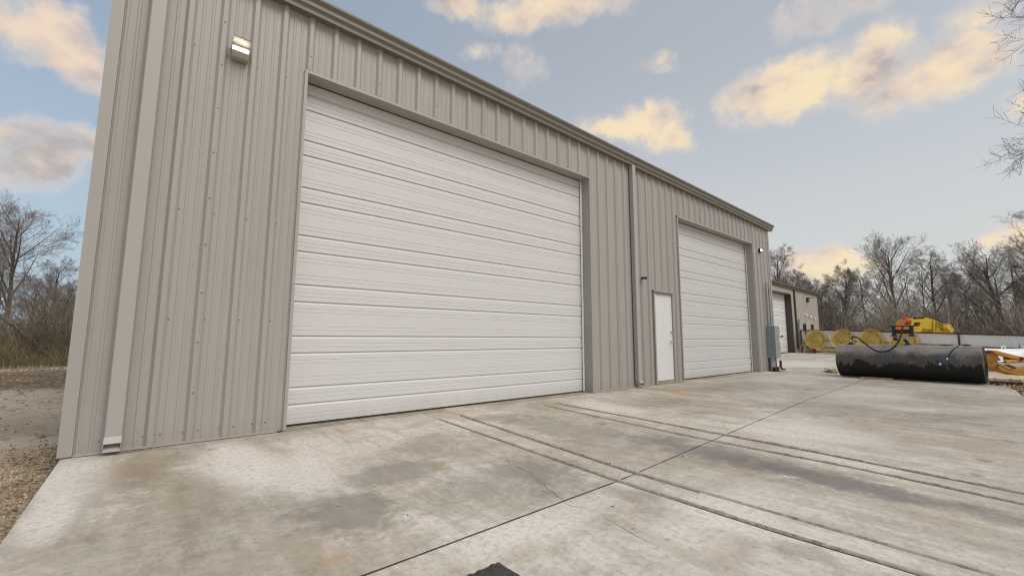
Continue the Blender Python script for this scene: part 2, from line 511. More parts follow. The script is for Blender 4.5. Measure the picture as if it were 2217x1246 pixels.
def mat_seam():
    m, T, b = mat_new('seam_filler')
    co = T.n('ShaderNodeNewGeometry').outputs['Position']
    n = T.noise(co, 22, 6, .7); l = T.noise(T.scaled(co, (1, 1, 1)), 1.6, 4, .6)
    c = T.mix(T.mapr(n, .35, .65), (.22, .17, .13, 1), (.44, .38, .315, 1))
    c = T.mix(T.mapr(l, .45, .6, 0, .7), c, (.45, .385, .325, 1))
    setc(T, b, 'Base Color', c); b.inputs['Roughness'].default_value = .9
    setc(T, b, 'Normal', T.bump(n, .01, 1.0))
    return m


M_SEAM = mat_seam()


def mat_ground():
    m, T, b = mat_new('bare_dirt')
    co = T.n('ShaderNodeNewGeometry').outputs['Position']
    sx = T.n('ShaderNodeSeparateXYZ', {0: co}).outputs
    a = T.noise(co, .45, 8, .65); f = T.noise(co, 5, 8, .7); g = T.noise(co, 38, 6, .7)
    c = T.mix(T.mapr(a, .38, .62), (.54, .43, .305, 1), (.76, .625, .465, 1))
    c = T.mix(T.mapr(f, .54, .64, 0, .5), c, (.23, .175, .125, 1))
    f2 = T.noise(T.scaled(co, (1.2, 2.2, 1)), 2.2, 9, .72)
    c = T.mix(T.mapr(f2, .57, .62, 0, .6), c, (.17, .13, .09, 1))
    # dark band of chipped mulch along the wood's edge
    yb = T.m('ADD', sx[1], T.m('MULTIPLY', T.noise(co, .6, 4, .6), 4.0))
    band = T.m('MULTIPLY', T.mapr(yb, 9.5, 12.0), T.mapr(yb, 19.5, 17.0))
    band = T.m('MULTIPLY', band, T.mapr(sx[0], 8, 2))
    c = T.mix(T.m('MULTIPLY', band, .85), c, (.11, .082, .058, 1))
    # dry grass further out
    far = T.m('MAXIMUM', T.mapr(sx[1], 20, 24), T.mapr(sx[0], 42, 50))
    c = T.mix(far, c, T.mix(T.mapr(f, .35, .65), (.13, .10, .055, 1), (.25, .19, .10, 1)))
    c = T.mix(T.mapr(g, .50, .75, 0, .25), c, (.16, .12, .085, 1))
    setc(T, b, 'Base Color', c); b.inputs['Roughness'].default_value = .95
    setc(T, b, 'Normal', T.bump(T.m('ADD', f, T.m('MULTIPLY', g, .5)), .075, 1.0))
    return m


M_GROUND = mat_ground()


def mat_tank():
    m, T, b = mat_new('oily_black_steel')
    co = T.n('ShaderNodeTexCoord').outputs['Object']      # local: x along the axis, z up
    sp = T.n('ShaderNodeSeparateXYZ', {0: co}).outputs
    n = T.noise(co, 3.0, 7, .62); n2 = T.noise(T.scaled(co, (1.5, .8, .45), (2.3, 0, 0)), 1.7, 8, .68); d = T.noise(co, 30, 5, .7)
    c = T.mix(T.mapr(n, .36, .62), (.045, .042, .040, 1), (.125, .110, .095, 1))
    band = T.noise(T.scaled(co, (1.25, .15, .15), (.45, 0, 0)), 1.3, 3, .45)
    c = T.mix(T.mapr(band, .50, .56, 0, .85), c, (.075, .082, .100, 1))
    c = T.mix(T.mapr(sp[0], 1.985, 2.015, 0, .6, False), c, T.mix(n, (.07, .06, .05, 1), (.16, .135, .11, 1)))
    c = T.mix(T.m('MULTIPLY', T.mapr(sp[0], 1.42, 1.46, 0, .65, False), T.mapr(sp[0], 2.0, 1.99, 0, 1, False)), c, (.070, .078, .098, 1))
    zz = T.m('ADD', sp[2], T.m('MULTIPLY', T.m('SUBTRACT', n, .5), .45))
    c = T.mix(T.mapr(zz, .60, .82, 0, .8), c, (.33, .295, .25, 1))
    nb = T.noise(T.scaled(co, (2.1, .6, .9), (5.2, 0, 0)), 1.5, 7, .65)
    c = T.mix(T.mapr(nb, .56, .62, 0, .7), c, (.20, .17, .135, 1))
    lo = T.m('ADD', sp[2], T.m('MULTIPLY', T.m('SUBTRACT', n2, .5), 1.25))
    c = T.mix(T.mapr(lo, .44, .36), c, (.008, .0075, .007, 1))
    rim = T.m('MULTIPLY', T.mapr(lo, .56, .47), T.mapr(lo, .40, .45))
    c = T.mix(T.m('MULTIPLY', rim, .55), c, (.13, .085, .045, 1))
    c = T.mix(T.mapr(d, .62, .75, 0, .5), c, (.16, .14, .12, 1))
    setc(T, b, 'Base Color', c)
    setc(T, b, 'Roughness', T.mapr(n, .3, .7, .55, .82))
    setc(T, b, 'Normal', T.bump(d, .004, .8))
    return m


M_TANK = mat_tank()

# ------------------------------------------------------------------ ground sheet
def smooth01(t):
    t = max(0., min(1., t)); return t*t*(3-2*t)


def terrain_z(x, y):
    base = -.14
    right = -.42*smooth01((x-15.5)/14.)*smooth01((1.0-y)/4.5)
    far = -.1*smooth01((x-34)/10.)
    return base + right + far


def build_ground():
    xs = np.unique(np.concatenate([np.array([-900, -500, -250, -120, -60, -40, -30, -22]), np.arange(-16, -1.0, .16), np.arange(-1, 12, 1.5),
                                   np.arange(12, 30, .45), np.arange(30, 80, 2.0), np.array([100, 150, 250, 500, 900])]))
    ys = np.unique(np.concatenate([np.array([-900, -400, -150, -60, -30, -18]), np.arange(-12, -5, .6), np.arange(-5, 8, .16), np.arange(8, 28, .4),
                                   np.arange(28, 60, 3.), np.array([80, 130, 250, 500, 900])]))
    v = []
    for y in ys:
        for x in xs:
            z = terrain_z(x, y)
            near = (-16 < x < -1.0 and -6 < y < 28) or (13 < x < 30 and -12 < y < 4)
            if near:
                p = Vector((x, y, 0))
                z += .045*mnoise.fractal(p*.9, .9, 2.1, 5) + .018*mnoise.noise(p*5.0)
                if x < -1: z += .06*smooth01((-1.9-x)/2.5)
            inside = (-1.72 < x < 40 and -5.3 < y < .4 and x < 14) or (-1.7 < x < 15.3 and y > -.2 and y < 12)
            z = min(z, -.03) if x < -1.0 or x > 14 else -.16
            if -1.9 < x < 14.0 and -5.55 < y < 13: z = -.20
            v.append((x, y, z))
    nx = len(xs)
    f = [(j*nx+i, j*nx+i+1, (j+1)*nx+i+1, (j+1)*nx+i) for j in range(len(ys)-1) for i in range(nx-1)]
    mb = MB(); mb.v = v; mb.f = f
    o = mb.build('ground', M_GROUND, smooth=True)
    o['kind'] = 'structure'
    return o


build_ground()

# ------------------------------------------------------------------ concrete apron
apron = empty('concrete_apron'); apron['kind'] = 'structure'
T1A = [(1.76, .0), (1.743, -.448), (1.50, -3.45), (1.465, -4.49), (1.50, -5.75)]
T1B = [(2.13, .0), (2.118, -.40), (1.765, -3.45), (1.735, -4.50), (1.71, -5.75)]
T2A = [(3.69, .0), (3.647, -.52), (3.338, -3.12), (3.284, -4.55), (3.10, -5.75)]
T2B = [(3.99, .0), (3.95, -.52), (3.736, -2.95), (3.603, -4.31), (3.40, -5.75)]
LEFT = [(-1.80, .0), (-1.80, -5.75)]


def xat(pl, y):
    for (xa, ya), (xb, yb) in zip(pl, pl[1:]):
        if ya >= y >= yb: return xa + (xb-xa)*(ya-y)/(ya-yb)
    return pl[-1][0] if y < pl[-1][1] else pl[0][0]


def jointy(x):
    return float(np.interp(x, [-2, 1.5, 4.16, 7.44, 13.2, 20], [-3.56, -3.48, -3.27, -3.02, -2.76, -2.5]))


def slab(poly, name='concrete_slab', mat=M_CONC, top=0.0, thick=.13, parent=apron, bev=.006):
    mb = MB(); n = len(poly)
    mb.v = [(x, y, top) for x, y in poly] + [(x, y, top-thick) for x, y in poly]
    mb.f = [tuple(range(n)), tuple(range(2*n-1, n-1, -1))] + [(i, n+i, n+(i+1) % n, (i+1) % n) for i in range(n)]
    # counter-clockwise check
    ar = sum(poly[i][0]*poly[(i+1) % n][1]-poly[(i+1) % n][0]*poly[i][1] for i in range(n))
    if ar < 0: mb.f = [tuple(reversed(q)) for q in mb.f]
    return mb.build(name, mat, parent, bevel=bev)


g = .004
gj_ = .0038
YW = -.012
cols = [(LEFT, T1A), (T1A, T1B), (T1B, T2A), (T2A, T2B)]
for ci, (L_, R_) in enumerate(cols):
    for top_, bot_ in ((YW, None), (None, -5.72)):
        pl, pr = [], []
        yl_top = top_ if top_ is not None else jointy(xat(L_, -3.4)) - gj_
        yr_top = top_ if top_ is not None else jointy(xat(R_, -3.4)) - gj_
        yl_bot = bot_ if bot_ is not None else jointy(xat(L_, -3.4)) + gj_
        yr_bot = bot_ if bot_ is not None else jointy(xat(R_, -3.4)) + gj_
        def side(P, y1, y0):
            ys_ = [y1] + [p[1] for p in P if y0 < p[1] < y1] + [y0]
            return [(xat(P, y), y) for y in ys_]
        pl = [(x+g, y) for x, y in side(L_, yl_top, yl_bot)]
        pr = [(x-g, y) for x, y in side(R_, yr_top, yr_bot)]
        slab(pl + pr[::-1], mat=M_CONC_DARK if ci == 2 else (M_CONC_PALE if ci == 0 and top_ is None else M_CONC))
# long right-hand pours
xr = lambda y: xat(T2B, y)
slab([(xr(YW)+g, YW), (xr(-.52)+g, -.52), (xr(-2.95)+g, -2.95), (xr(-3.2)+g, jointy(xr(-3.2))+gj_), (7.44, jointy(7.44)+gj_), (13.2, jointy(13.2)+gj_), (16.0, jointy(16.0)+gj_), (16.0, YW)])
slab([(xr(-3.25)+g, jointy(xr(-3.25))-gj_), (xr(-4.31)+g, -4.31), (xr(-5.72)+g, -5.72), (8.6, -5.72), (10.1, -5.56), (12.9, -5.38), (13.75, -5.22), (14.35, -4.8), (15.4, -3.6), (16.0, -2.75),
      (16.0, jointy(16.0)-gj_), (13.2, jointy(13.2)-gj_), (7.44, jointy(7.44)-gj_)])
slab([(16.0+2*g, -2.6), (22, -1.25), (41.5, 3.0), (41.5, 6.16), (30, 6.16), (16.0+2*g, 6.16)])
slab([(15.62, YW+2*g), (16.0, YW+2*g), (16.0, 6.16), (15.62, 6.16)], top=-.002)
# bed below the joints
bed = MB(); bed.box(-1.78, -5.45, -.16, 13.5, -.03, -.055); bed.build('slab_bed', M_BED, apron)


def ribbon(pl, w, h, name, mat, seed, y_top, y_bot, parent=apron, amp=.2, lift=.003, step=.05, stuff=False):
    """rough raised bead following a polyline on the slab"""
    rnd = random.Random(seed)
    mb = MB(); y = y_top; rows = []
    while y >= y_bot:
        x = xat(pl, y) + rnd.uniform(-.0012, .0012)
        k = 1 + amp*(mnoise.noise(Vector((seed*3.1, y*2.2, 0)))) + rnd.uniform(-.12, .12)
        ww = w*k; hh = h*max(.35, k + rnd.uniform(-.25, .25))
        if y > y_top-.12: ww *= .55+.45*(y_top-y)/.12
        rows.append([(x-ww/2, y, lift*.2), (x-ww*.32, y, hh*.85), (x+ww*.05, y, hh), (x+ww*.36, y, hh*.6), (x+ww/2, y, lift*.2)])
        y -= step*rnd.uniform(.7, 1.3)
    for a, b_ in zip(rows, rows[1:]):
        for k in range(4):
            mb.quad(a[k+1], a[k], b_[k], b_[k+1])
    return mb.build(name, mat, parent, smooth=False, stuff=stuff)


def joint_line(x0, x1, seed):
    rnd = random.Random(seed); mb = MB(); x = x0; rows = []
    while x < x1:
        w = (.0055 if x < 1.5 else .0034)*rnd.uniform(.7, 1.35); y = jointy(x)
        rows.append(((x, y-w, .0012), (x, y+w, .0012))); x += .06
    for a, b_ in zip(rows, rows[1:]): mb.quad(a[0], b_[0], b_[1], a[1])
    mb.build('joint_dirt', M_CRACK, apron)


joint_line(-1.79, 1.46, 1); joint_line(1.54, 1.74, 2); joint_line(1.82, 3.33, 3); joint_line(3.40, 3.72, 4); joint_line(3.80, 15.9, 5)
ribbon(T1A, .040, .010, 'seam_bead', M_SEAM, 1, -.46, -5.7)
ribbon(T1B, .044, .011, 'seam_bead', M_SEAM, 2, -.40, -3.2)
ribbon(T1B, .036, .008, 'seam_bead', M_SEAM, 3, -3.2, -5.7)
ribbon(T2A, .034, .011, 'seam_bead', M_SEAM, 4, -.50, -5.7)
ribbon(T2B, .036, .013, 'seam_bead', M_SEAM, 5, -.50, -5.7)


def edge_slot(pl, dx, w, seed, y0, y1):  # thin dark strip along one edge of a seam bead
    ribbon([(x+dx, y) for x, y in pl], w, .0018, 'seam_edge', M_CRACK, seed, y0, y1, amp=.6, lift=.001)


edge_slot(T1A, -.027, .012, 11, -.5, -5.7); edge_slot(T1B, -.030, .016, 12, -.42, -4.0)
edge_slot(T2A, -.024, .012, 13, -.52, -5.7); edge_slot(T2B, -.024, .013, 14, -.52, -5.7)


def crack(pts, w, seed, name='crack'):
    rnd = random.Random(seed); mb = MB(); L = []; R = []
    P = []
    for (a, b_) in zip(pts, pts[1:]):
        n = max(2, int(math.hypot(b_[0]-a[0], b_[1]-a[1])/.05))
        for i in range(n):
            t = i/n; P.append((a[0]+(b_[0]-a[0])*t+rnd.uniform(-.014, .014), a[1]+(b_[1]-a[1])*t+rnd.uniform(-.014, .014)))
    P.append(pts[-1])
    for i, p in enumerate(P):
        q = P[min(i+1, len(P)-1)]; o = P[max(i-1, 0)]
        d = Vector((q[0]-o[0], q[1]-o[1])); d = d.normalized() if d.length else Vector((1, 0))
        ww = w*rnd.uniform(.25, 1.0)
        L.append((p[0]-d.y*ww/2, p[1]+d.x*ww/2, .0015)); R.append((p[0]+d.y*ww/2, p[1]-d.x*ww/2, .0015))
    for i in range(len(P)-1): mb.quad(L[i], R[i], R[i+1], L[i+1])
    return mb.build(name, M_CRACK, apron)


def zxy(u, v):
    p = on_z(u, v); return (p.x, p.y)


crack([zxy(*p) for p in [(1105, 1002), (1148, 1023), (1175, 1047), (1205, 1070), (1222, 1083)]], .0035, 1)
crack([zxy(*p) for p in [(1222, 1090), (1290, 1106), (1335, 1137), (1380, 1158), (1400, 1172)]], .003, 2)
crack([zxy(*p) for p in [(1020, 935), (1065, 958), (1105, 1000)]], .0025, 3)

# ------------------------------------------------------------------ main building
FT = .3048
XL, XR = -1.82, 15.43
PAN, CREST = .036, 0.0
H1, H2 = 4.383, 4.226
D1L, D1R, D2L, D2R = 0.0, 5.487, 9.066, 13.893
PL, PR, PH = 7.80, 8.665, 2.17
DEPTH = 18.0
zE = lambda x: 5.150 - .0148*(x+.4)
bld = thing('metal_building', 'long beige ribbed metal workshop with two tall white overhead doors, nearest the camera', 'building', (0, 0, 0))
bld2_group = None
RX = lambda k: .020 + k*FT


def panel_profile(xa, xb, k0):
    """corrugated (R-panel) outline between xa and xb as (x, y); major ribs at RX(k)"""
    pts = []
    k = math.floor((xa-.02)/FT)-1
    P = []
    while RX(k) < xb+FT:
        c = RX(k)
        P += [(c-.050, PAN), (c-.022, CREST), (c+.022, CREST), (c+.050, PAN)]
        for m_ in (c+FT*.36, c+FT*.64):
            P += [(m_-.017, PAN), (m_-.008, PAN-.006), (m_+.008, PAN-.006), (m_+.017, PAN)]
        k += 1
    def yint(x):
        return float(np.interp(x, [p[0] for p in P], [p[1] for p in P]))
    return [(xa, yint(xa))] + [p for p in P if xa+1e-4 < p[0] < xb-1e-4] + [(xb, yint(xb))]


def wall_panel(xa, xb, z0, z1, parent=bld, mat=M_WALL):
    mb = MB()
    pr = panel_profile(xa, xb, 0)
    n = len(pr)
    # the right edge of a sheet tucks 2 mm under the next one
    pr = [(x, y + (.002 if x > xb-.05 else 0)) for x, y in pr]
    top = (lambda x: z1) if not callable(z1) else z1
    mb.v = [(x, y, z0) for x, y in pr] + [(x, y, top(x)) for x, y in pr]
    mb.f = [(i, i+1, n+i+1, n+i) for i in range(n-1)]
    return mb.build('wall_panel', mat, parent)


ztop = lambda x: zE(x)+.06
# sheets: three ribs wide, lapped on every third rib
lap = [XL+.02] + [RX(k)+.012 for k in range(-3, 50, 3)] + [XR-.02]
for xa, xb in zip(lap, lap[1:]):
    segs = [(xa, xb)]
    def cut(segs, a, b_, zz):
        out = []
        for s0, s1 in segs:
            if s1 <= a or s0 >= b_: out.append((s0, s1)); continue
            if s0 < a: out.append((s0, a))
            if s1 > b_: out.append((b_, s1))
            wall_panel(max(s0, a), min(s1, b_), zz, ztop)
        return out
    segs = cut(segs, D1L-.02, D1R+.02, H1+.012)
    segs = cut(segs, D2L-.02, D2R+.02, H2+.012)
    segs = cut(segs, PL-.02, PR+.02, PH+.012)
    for s0, s1 in segs:
        if s1-s0 > .01: wall_panel(s0, s1, .022, ztop)

# inner frame wall (dark back of the sheets, so no light leaks), gable and rear walls
core = MB()
for a, b_, z0, z1 in ((XL+.03, D1L-.03, 0, 5.0), (D1R+.03, PL+.02, 0, 5.0), (PR-.02, D2L-.03, 0, 5.0), (D2R+.03, XR-.03, 0, 4.95), (D1L-.03, D1R+.03, H1+.05, 5.0), (D2L-.03, D2R+.03, H2+.05, 4.95), (PL+.02, PR-.02, PH-.02, 5.0)):
    core.box(a, .045, z0, b_, .20, z1)
core.build('wall_liner', M_DARK, bld)
rear = MB()
for sgn, x in ((1, XR), (-1, XL)):
    pr = []
    k = 0
    while .1+k*FT < DEPTH:
        c = .1+k*FT
        pr += [(c-.036, 0), (c-.016, .03), (c+.016, .03), (c+.036, 0)]; k += 1
    i = len(rear.v); n = len(pr)
    hz_ = lambda y: 5.0+(min(y, DEPTH-y))*.09
    rear.v += [(x+sgn*(q-.03), y, .02) for y, q in pr] + [(x+sgn*(q-.03), y, hz_(y)) for y, q in pr]
    rear.f += [(i+j, i+j+1, i+n+j+1, i+n+j) for j in range(n-1)]
rear.quad((XL+.03, DEPTH, 0), (XR-.03, DEPTH, 0), (XR-.03, DEPTH, 5.0), (XL+.03, DEPTH, 5.0))
rear.build('side_wall', M_WALL, bld)
roof = MB()
roof.quad((XL-.05, -.02, 5.29), (XR+.1, -.02, 5.03), (XR+.1, DEPTH/2, 5.85), (XL-.05, DEPTH/2, 6.1))
roof.quad((XL-.05, DEPTH/2, 6.1), (XR+.1, DEPTH/2, 5.85), (XR+.1, DEPTH+.1, 5.03), (XL-.05, DEPTH+.1, 5.2))
roof.build('roof', M_ROOF, bld)

# base angle, corner trims
for a, b_ in ((XL+.1, D1L-.09), (D1R+.03, PL-.04), (PR+.04, D2L-.03), (D2R+.03, XR-.12)):
    MB().box(a, -.010, .004, b_, .040, .022).build('base_trim', M_TRIM, bld)


def corner(x0, x1, ztop_, flip):
    mb = MB()
    s = 1 if not flip else -1
    prof = [(x0 if not flip else x1, .17), (x0 if not flip else x1, -.006), (x1 if not flip else x0, -.006), ((x1+.004) if not flip else x0-.004, PAN+.004)]
    mb.extrude(prof, 'z', .01, ztop_)
    return mb.build('corner_trim', M_TRIM, bld)


corner(XL, XL+.095, zE(XL)+.05, False)
corner(XR-.10, XR, zE(XR)+.05, True)

# gutter: moulded profile, three lengths with seams, end cap
GP = [(.028, .010), (-.078, .000), (-.080, .046), (-.083, .050), (-.112, .078), (-.114, .082), (-.114, .128), (-.118, .133), (-.152, .166), (-.156, .171), (-.156, .200), (-.140, .202), (-.138, .186)]


def gutter(xa, xb):
    mb = MB(); n = len(GP); za, zb = zE(xa), zE(xb)
    mb.v = [(xa, y, za+z) for y, z in GP] + [(xb, y, zb+z) for y, z in GP]
    mb.f = [(i+1, i, n+i, n+i+1) for i in range(n-1)]
    return mb.build('gutter', M_GUT, bld)


gj = [XL-.06, 3.02, 7.12, 11.75, XR+.20]
for a, b_ in zip(gj, gj[1:]): gutter(a+.001, b_)
for x in gj[1:-1]:
    gs = MB()
    n = len(GP); i = len(gs.v)
    q = [(y-.0035 if y < 0 else y, z-.003) for y, z in GP[:11]]
    n = len(q)
    gs.v += [(x-.02, y, zE(x)+z) for y, z in q] + [(x+.02, y, zE(x)+z) for y, z in q]
    gs.f += [(i+j+1, i+j, i+n+j, i+n+j+1) for j in range(n-1)]
    gs.build('gutter_seam', M_GUT, bld)
for x in (XL-.06, XR+.20):
    cap_ = MB(); cap_.poly([(x, y, zE(x)+z) for y, z in GP[:11]] + [(x, .028, zE(x)+.20)]); cap_.build('gutter_cap', M_GUT, bld)
eb = MB(); eb.quad((XL, .02, zE(XL)+.02), (XR, .02, zE(XR)+.02), (XR, -.02, zE(XR)+.26), (XL, -.02, zE(XL)+.26)); eb.build('eave_trim', M_TRIM, bld)

# downspouts
def downspout(xc, w=.122, dp=.088):
    x0, x1 = xc-w/2, xc+w/2; y0, y1 = -dp, .004
    z1 = zE(xc)+.01
    mb = MB()
    r = .006
    prof = [(x0, y1), (x0, y0+r), (x0+r, y0), (x1-r, y0), (x1, y0+r), (x1, y1)]
    mb.extrude(prof, 'z', .16, z1)
    o = mb.build('downspout', M_DS, bld)
    # elbow kicked out over the slab, open mouth
    e = MB()
    A = [(x0, y1, .16), (x1, y1, .16), (x1, y0, .16), (x0, y0, .16)]
    B = [(x0, y0-.036, .032), (x1, y0-.036, .032), (x1, y0-.046, .108), (x0, y0-.046, .108)]
    for k in range(4): e.quad(A[k], A[(k+1) % 4], B[(k+1) % 4], B[k])
    I0 = [(x0+.004, y0-.035, .036), (x1-.004, y0-.035, .036), (x1-.004, y0-.045, .104), (x0+.004, y0-.045, .104)]
    I1 = [(x0+.004, y1-.012, .10), (x1-.004, y1-.012, .10), (x1-.004, y0+.006, .15), (x0+.004, y0+.006, .15)]
    for k in range(4): e.quad(B[k], B[(k+1) % 4], I0[(k+1) % 4], I0[k]); e.quad(I0[k], I0[(k+1) % 4], I1[(k+1) % 4], I1[k])
    e.poly(I1)
    el_ = e.build('elbow', M_DS, o)
    return o


downspout(-1.463)
downspout(7.005)

# screws (hundreds of small hex heads)
sc = MB()
def free(x, z):
    if D1L-.05 < x < D1R+.05 and z < H1+.02: return False
    if D2L-.04 < x < D2R+.04 and z < H2+.02: return False
    if PL-.05 < x < PR+.05 and z < PH+.03: return False
    if abs(x+1.463) < .08 or abs(x-7.005) < .08: return False
    return XL+.11 < x < XR-.12
for k in range(-6, 51):
    for z in (.115, 1.255, 2.40, 4.245):
        for dx in ((.055,) if z > .2 else (-.055, .075)):
            x = RX(k)+dx
            if free(x, z): sc.dome((x, PAN, z+random.uniform(-.006, .006)), .0085, .007, (0, -1, 0))
for k in range(-3, 51, 3):
    z = .5
    while z < zE(RX(k))-.25:
        if free(RX(k), z): sc.dome((RX(k)+random.uniform(-.003, .003), CREST, z), .0085, .007, (0, -1, 0))
        z += .515
    for zz in (H1+.055, H2+.055):
        if free(RX(k), zz) and (D1L-.1 < RX(k) < D1R+.1 if zz > H2+.1 else D2L-.1 < RX(k) < D2R+.1):
            sc.dome((RX(k), CREST, zz), .0085, .007, (0, -1, 0))
for x in (D1L-.05, D1R+.05, D2L-.045, D2R+.045):
    for z in (.13, 1.255, 2.40, 3.9): sc.dome((x, PAN-.002, z), .008, .006, (0, -1, 0))
sc.build('screws', M_SCREW, bld, stuff=True)

# ------------------------------------------------------------------ overhead doors
DOORY = .232
JOINTS = [.025, .470, 1.092, 1.732, 2.360, 2.984, 3.613, 4.235, 4.62]
GROOVES = [.267, .884, 1.517, 2.153, 2.786, 3.410, 4.026]


def door_section(xa, xb, z0, z1, k, grooves, parent):
    """one ribbed panel: deep shadow groove at the joint and one inside, small pin-line grooves between"""
    y = DOORY
    ev = []                                            # (z, dy) from the bottom up
    def deep(zg): return [(zg-.038, 0.), (zg-.034, .003), (zg-.007, .019), (zg+.001, .019), (zg, 0.)]
    def pin(zt): return [(zt-.006, 0.), (zt-.001, .0042), (zt+.0025, .0042), (zt+.0035, 0.)]
    marks = []
    for zg in grooves: marks.append((zg, 'd'))
    seq = [(z0, 0.)]
    items = []
    top_is_joint = True
    for zg in grooves + ([z1] if top_is_joint else []): items.append((zg, 'd'))
    low = z0
    for zg, _ in list(items):
        span = zg - low
        if span > .34:                                 # wide band: two pins, faint centre line, two pins
            for t in (.060, .110): items.append((low+t, 'p'))
            items.append((low+span*.49, 'f'))
            for t in (.145, .098): items.append((zg-.038-t+.04, 'p'))
        elif span > .15:
            for t in (.055, .104): items.append((low+t, 'p'))
        low = zg
    for zt, kind in sorted(items):
        if kind == 'd': seq += deep(zt)
        elif kind == 'p': seq += pin(zt)
        else: seq += [(zt-.003, 0.), (zt, .0016), (zt+.003, 0.)]
    mb = MB(); n = len(seq)
    mb.v = [(xa, y+d, z) for z, d in seq] + [(xb, y+d, z) for z, d in seq]
    mb.f = [(i, n+i, n+i+1, i+1) for i in range(n-1)]
    return mb.build('door_panel', M_DOOR, parent)


def overhead(xL_, xR_, H, scale, gap_l, tag_z):
    root = MB()
    # header trim, reveal lining and jambs
    f = .034
    hd = MB()
    hd.extrude([(PAN, H+.040), (-.004, H+.040), (-.006, H), (.215, H-.004)], 'x', xL_-f, xR_+f)
    hd.build('header_trim', M_TRIM_DARK, bld)
    for x, s in ((xL_, -1), (xR_, 1)):
        jb = MB()
        jb.extrude([(x+s*.095, PAN-.0035), (x+s*.050, PAN-.0035), (x+s*.047, PAN-.012), (x+s*f, PAN-.012), (x+s*f, -.004), (x, -.006), (x, .215)], 'z', .004, H-.002)
        jb.build('jamb_trim', M_TRIM if s < 0 else M_TRIM_DARK, bld)  # right-hand jambs take the copy with the shade painted in
        ws = MB(); ws.box(min(x-s*.004, x-s*.050), .196, .02, max(x-s*.004, x-s*.050), .214, H-.01)
        ws.build('weather_strip', M_WHITE, bld, bevel=.004)
    d = empty('overhead_door', (0, 0, 0)); d.parent = bld
    js = [j*scale for j in JOINTS]; js[0] = .030
    gs_ = [q*scale for q in GROOVES]
    for k, (a, b_) in enumerate(zip(js, js[1:])):
        if a > H+.05: break
        door_section(xL_-.03, xR_+.03, a, b_, k, [q for q in gs_ if a+.05 < q < b_-.05], d)
    sl = MB(); sl.box(xL_-.03, DOORY+.004, -.005, xR_+.03, DOORY+.035, .034); sl.build('bottom_seal', M_RUBBER, d)
    bk = MB(); bk.box(xL_-.10, DOORY+.05, 0, xR_+.10, DOORY+.07, H+.3); bk.build('door_back', M_DARK, d)
    # head shadow board behind the lintel
    hb = MB(); hb.box(xL_-.05, .215, H-.012, xR_+.05, .30, H+.08); hb.build('head_board', M_DARK, bld)
    return d


overhead(D1L, D1R, H1, 1.0, 0, 0)
overhead(D2L, D2R, H2, .975, 0, 0)
# concrete sills inside the openings, cut in lengths
for a, b_ in ((D1L, D1R), (D2L, D2R)):
    n = 6; w = (b_-a)/n
    for i in range(n):
        slab([(a+i*w+.003, YW+.012), (a+(i+1)*w-.003, YW+.012), (a+(i+1)*w-.003, .60), (a+i*w+.003, .60)], 'door_sill', M_SILL, top=.003, parent=apron, bev=.004)
slab([(PL, YW+.012), (PR, YW+.012), (PR, .20), (PL, .20)], 'door_sill', M_SILL, top=.072, thick=.18, parent=apron, bev=.004)

# ------------------------------------------------------------------ walk-through door
fr = MB()
fr.box(PL-.012, -.008, .0, PL+.034, .10, PH-.03); fr.box(PR-.034, -.008, .0, PR+.012, .10, PH-.03); fr.box(PL-.012, -.009, PH-.03, PR+.012, .10, PH+.012)
fr.build('door_frame', M_TRIM_DARK, bld, bevel=.004)
hood = MB(); hood.extrude([(PAN, PH+.05), (-.012, PH+.034), (-.040, PH+.018), (-.040, PH+.010)], 'x', PL-.03, PR+.03); hood.build('drip_cap', M_TRIM, bld)
leaf = MB(); leaf.box(PL+.036, .030, .082, PR-.036, .075, PH-.034); leaf = leaf.build('door', M_PDOOR, bld, bevel=.004)
wb = MB(); wb.box(PL+.035, .08, .07, PR-.035, .12, PH-.03); wb.build('door_stop', M_DARK, bld)
xk = PR-.105
kn = MB()
kn.tube([(xk, .030, 1.0), (xk, .016, 1.0)], .034, 14); kn.tube([(xk, .03, 1.0), (xk, -.030, 1.0)], .013, 10)
kn.tube([(xk+.006, -.030, 1.0), (xk-.055, -.034, 1.0), (xk-.115, -.028, .996)], [.012, .011, .009], 8)
kn.build('handle', M_STEEL, leaf, smooth=True)
db = MB(); db.tube([(xk, .030, 1.225), (xk, .012, 1.225)], .034, 14); db.tube([(xk, .02, 1.225), (xk, -.004, 1.225)], [.026, .022], 12); db.build('deadbolt', M_STEEL, leaf, smooth=True)
for z in (.32, 1.12, 1.92): MB().box(PL+.028, .020, z, PL+.042, .032, z+.10).build('hinge', M_STEEL, leaf)

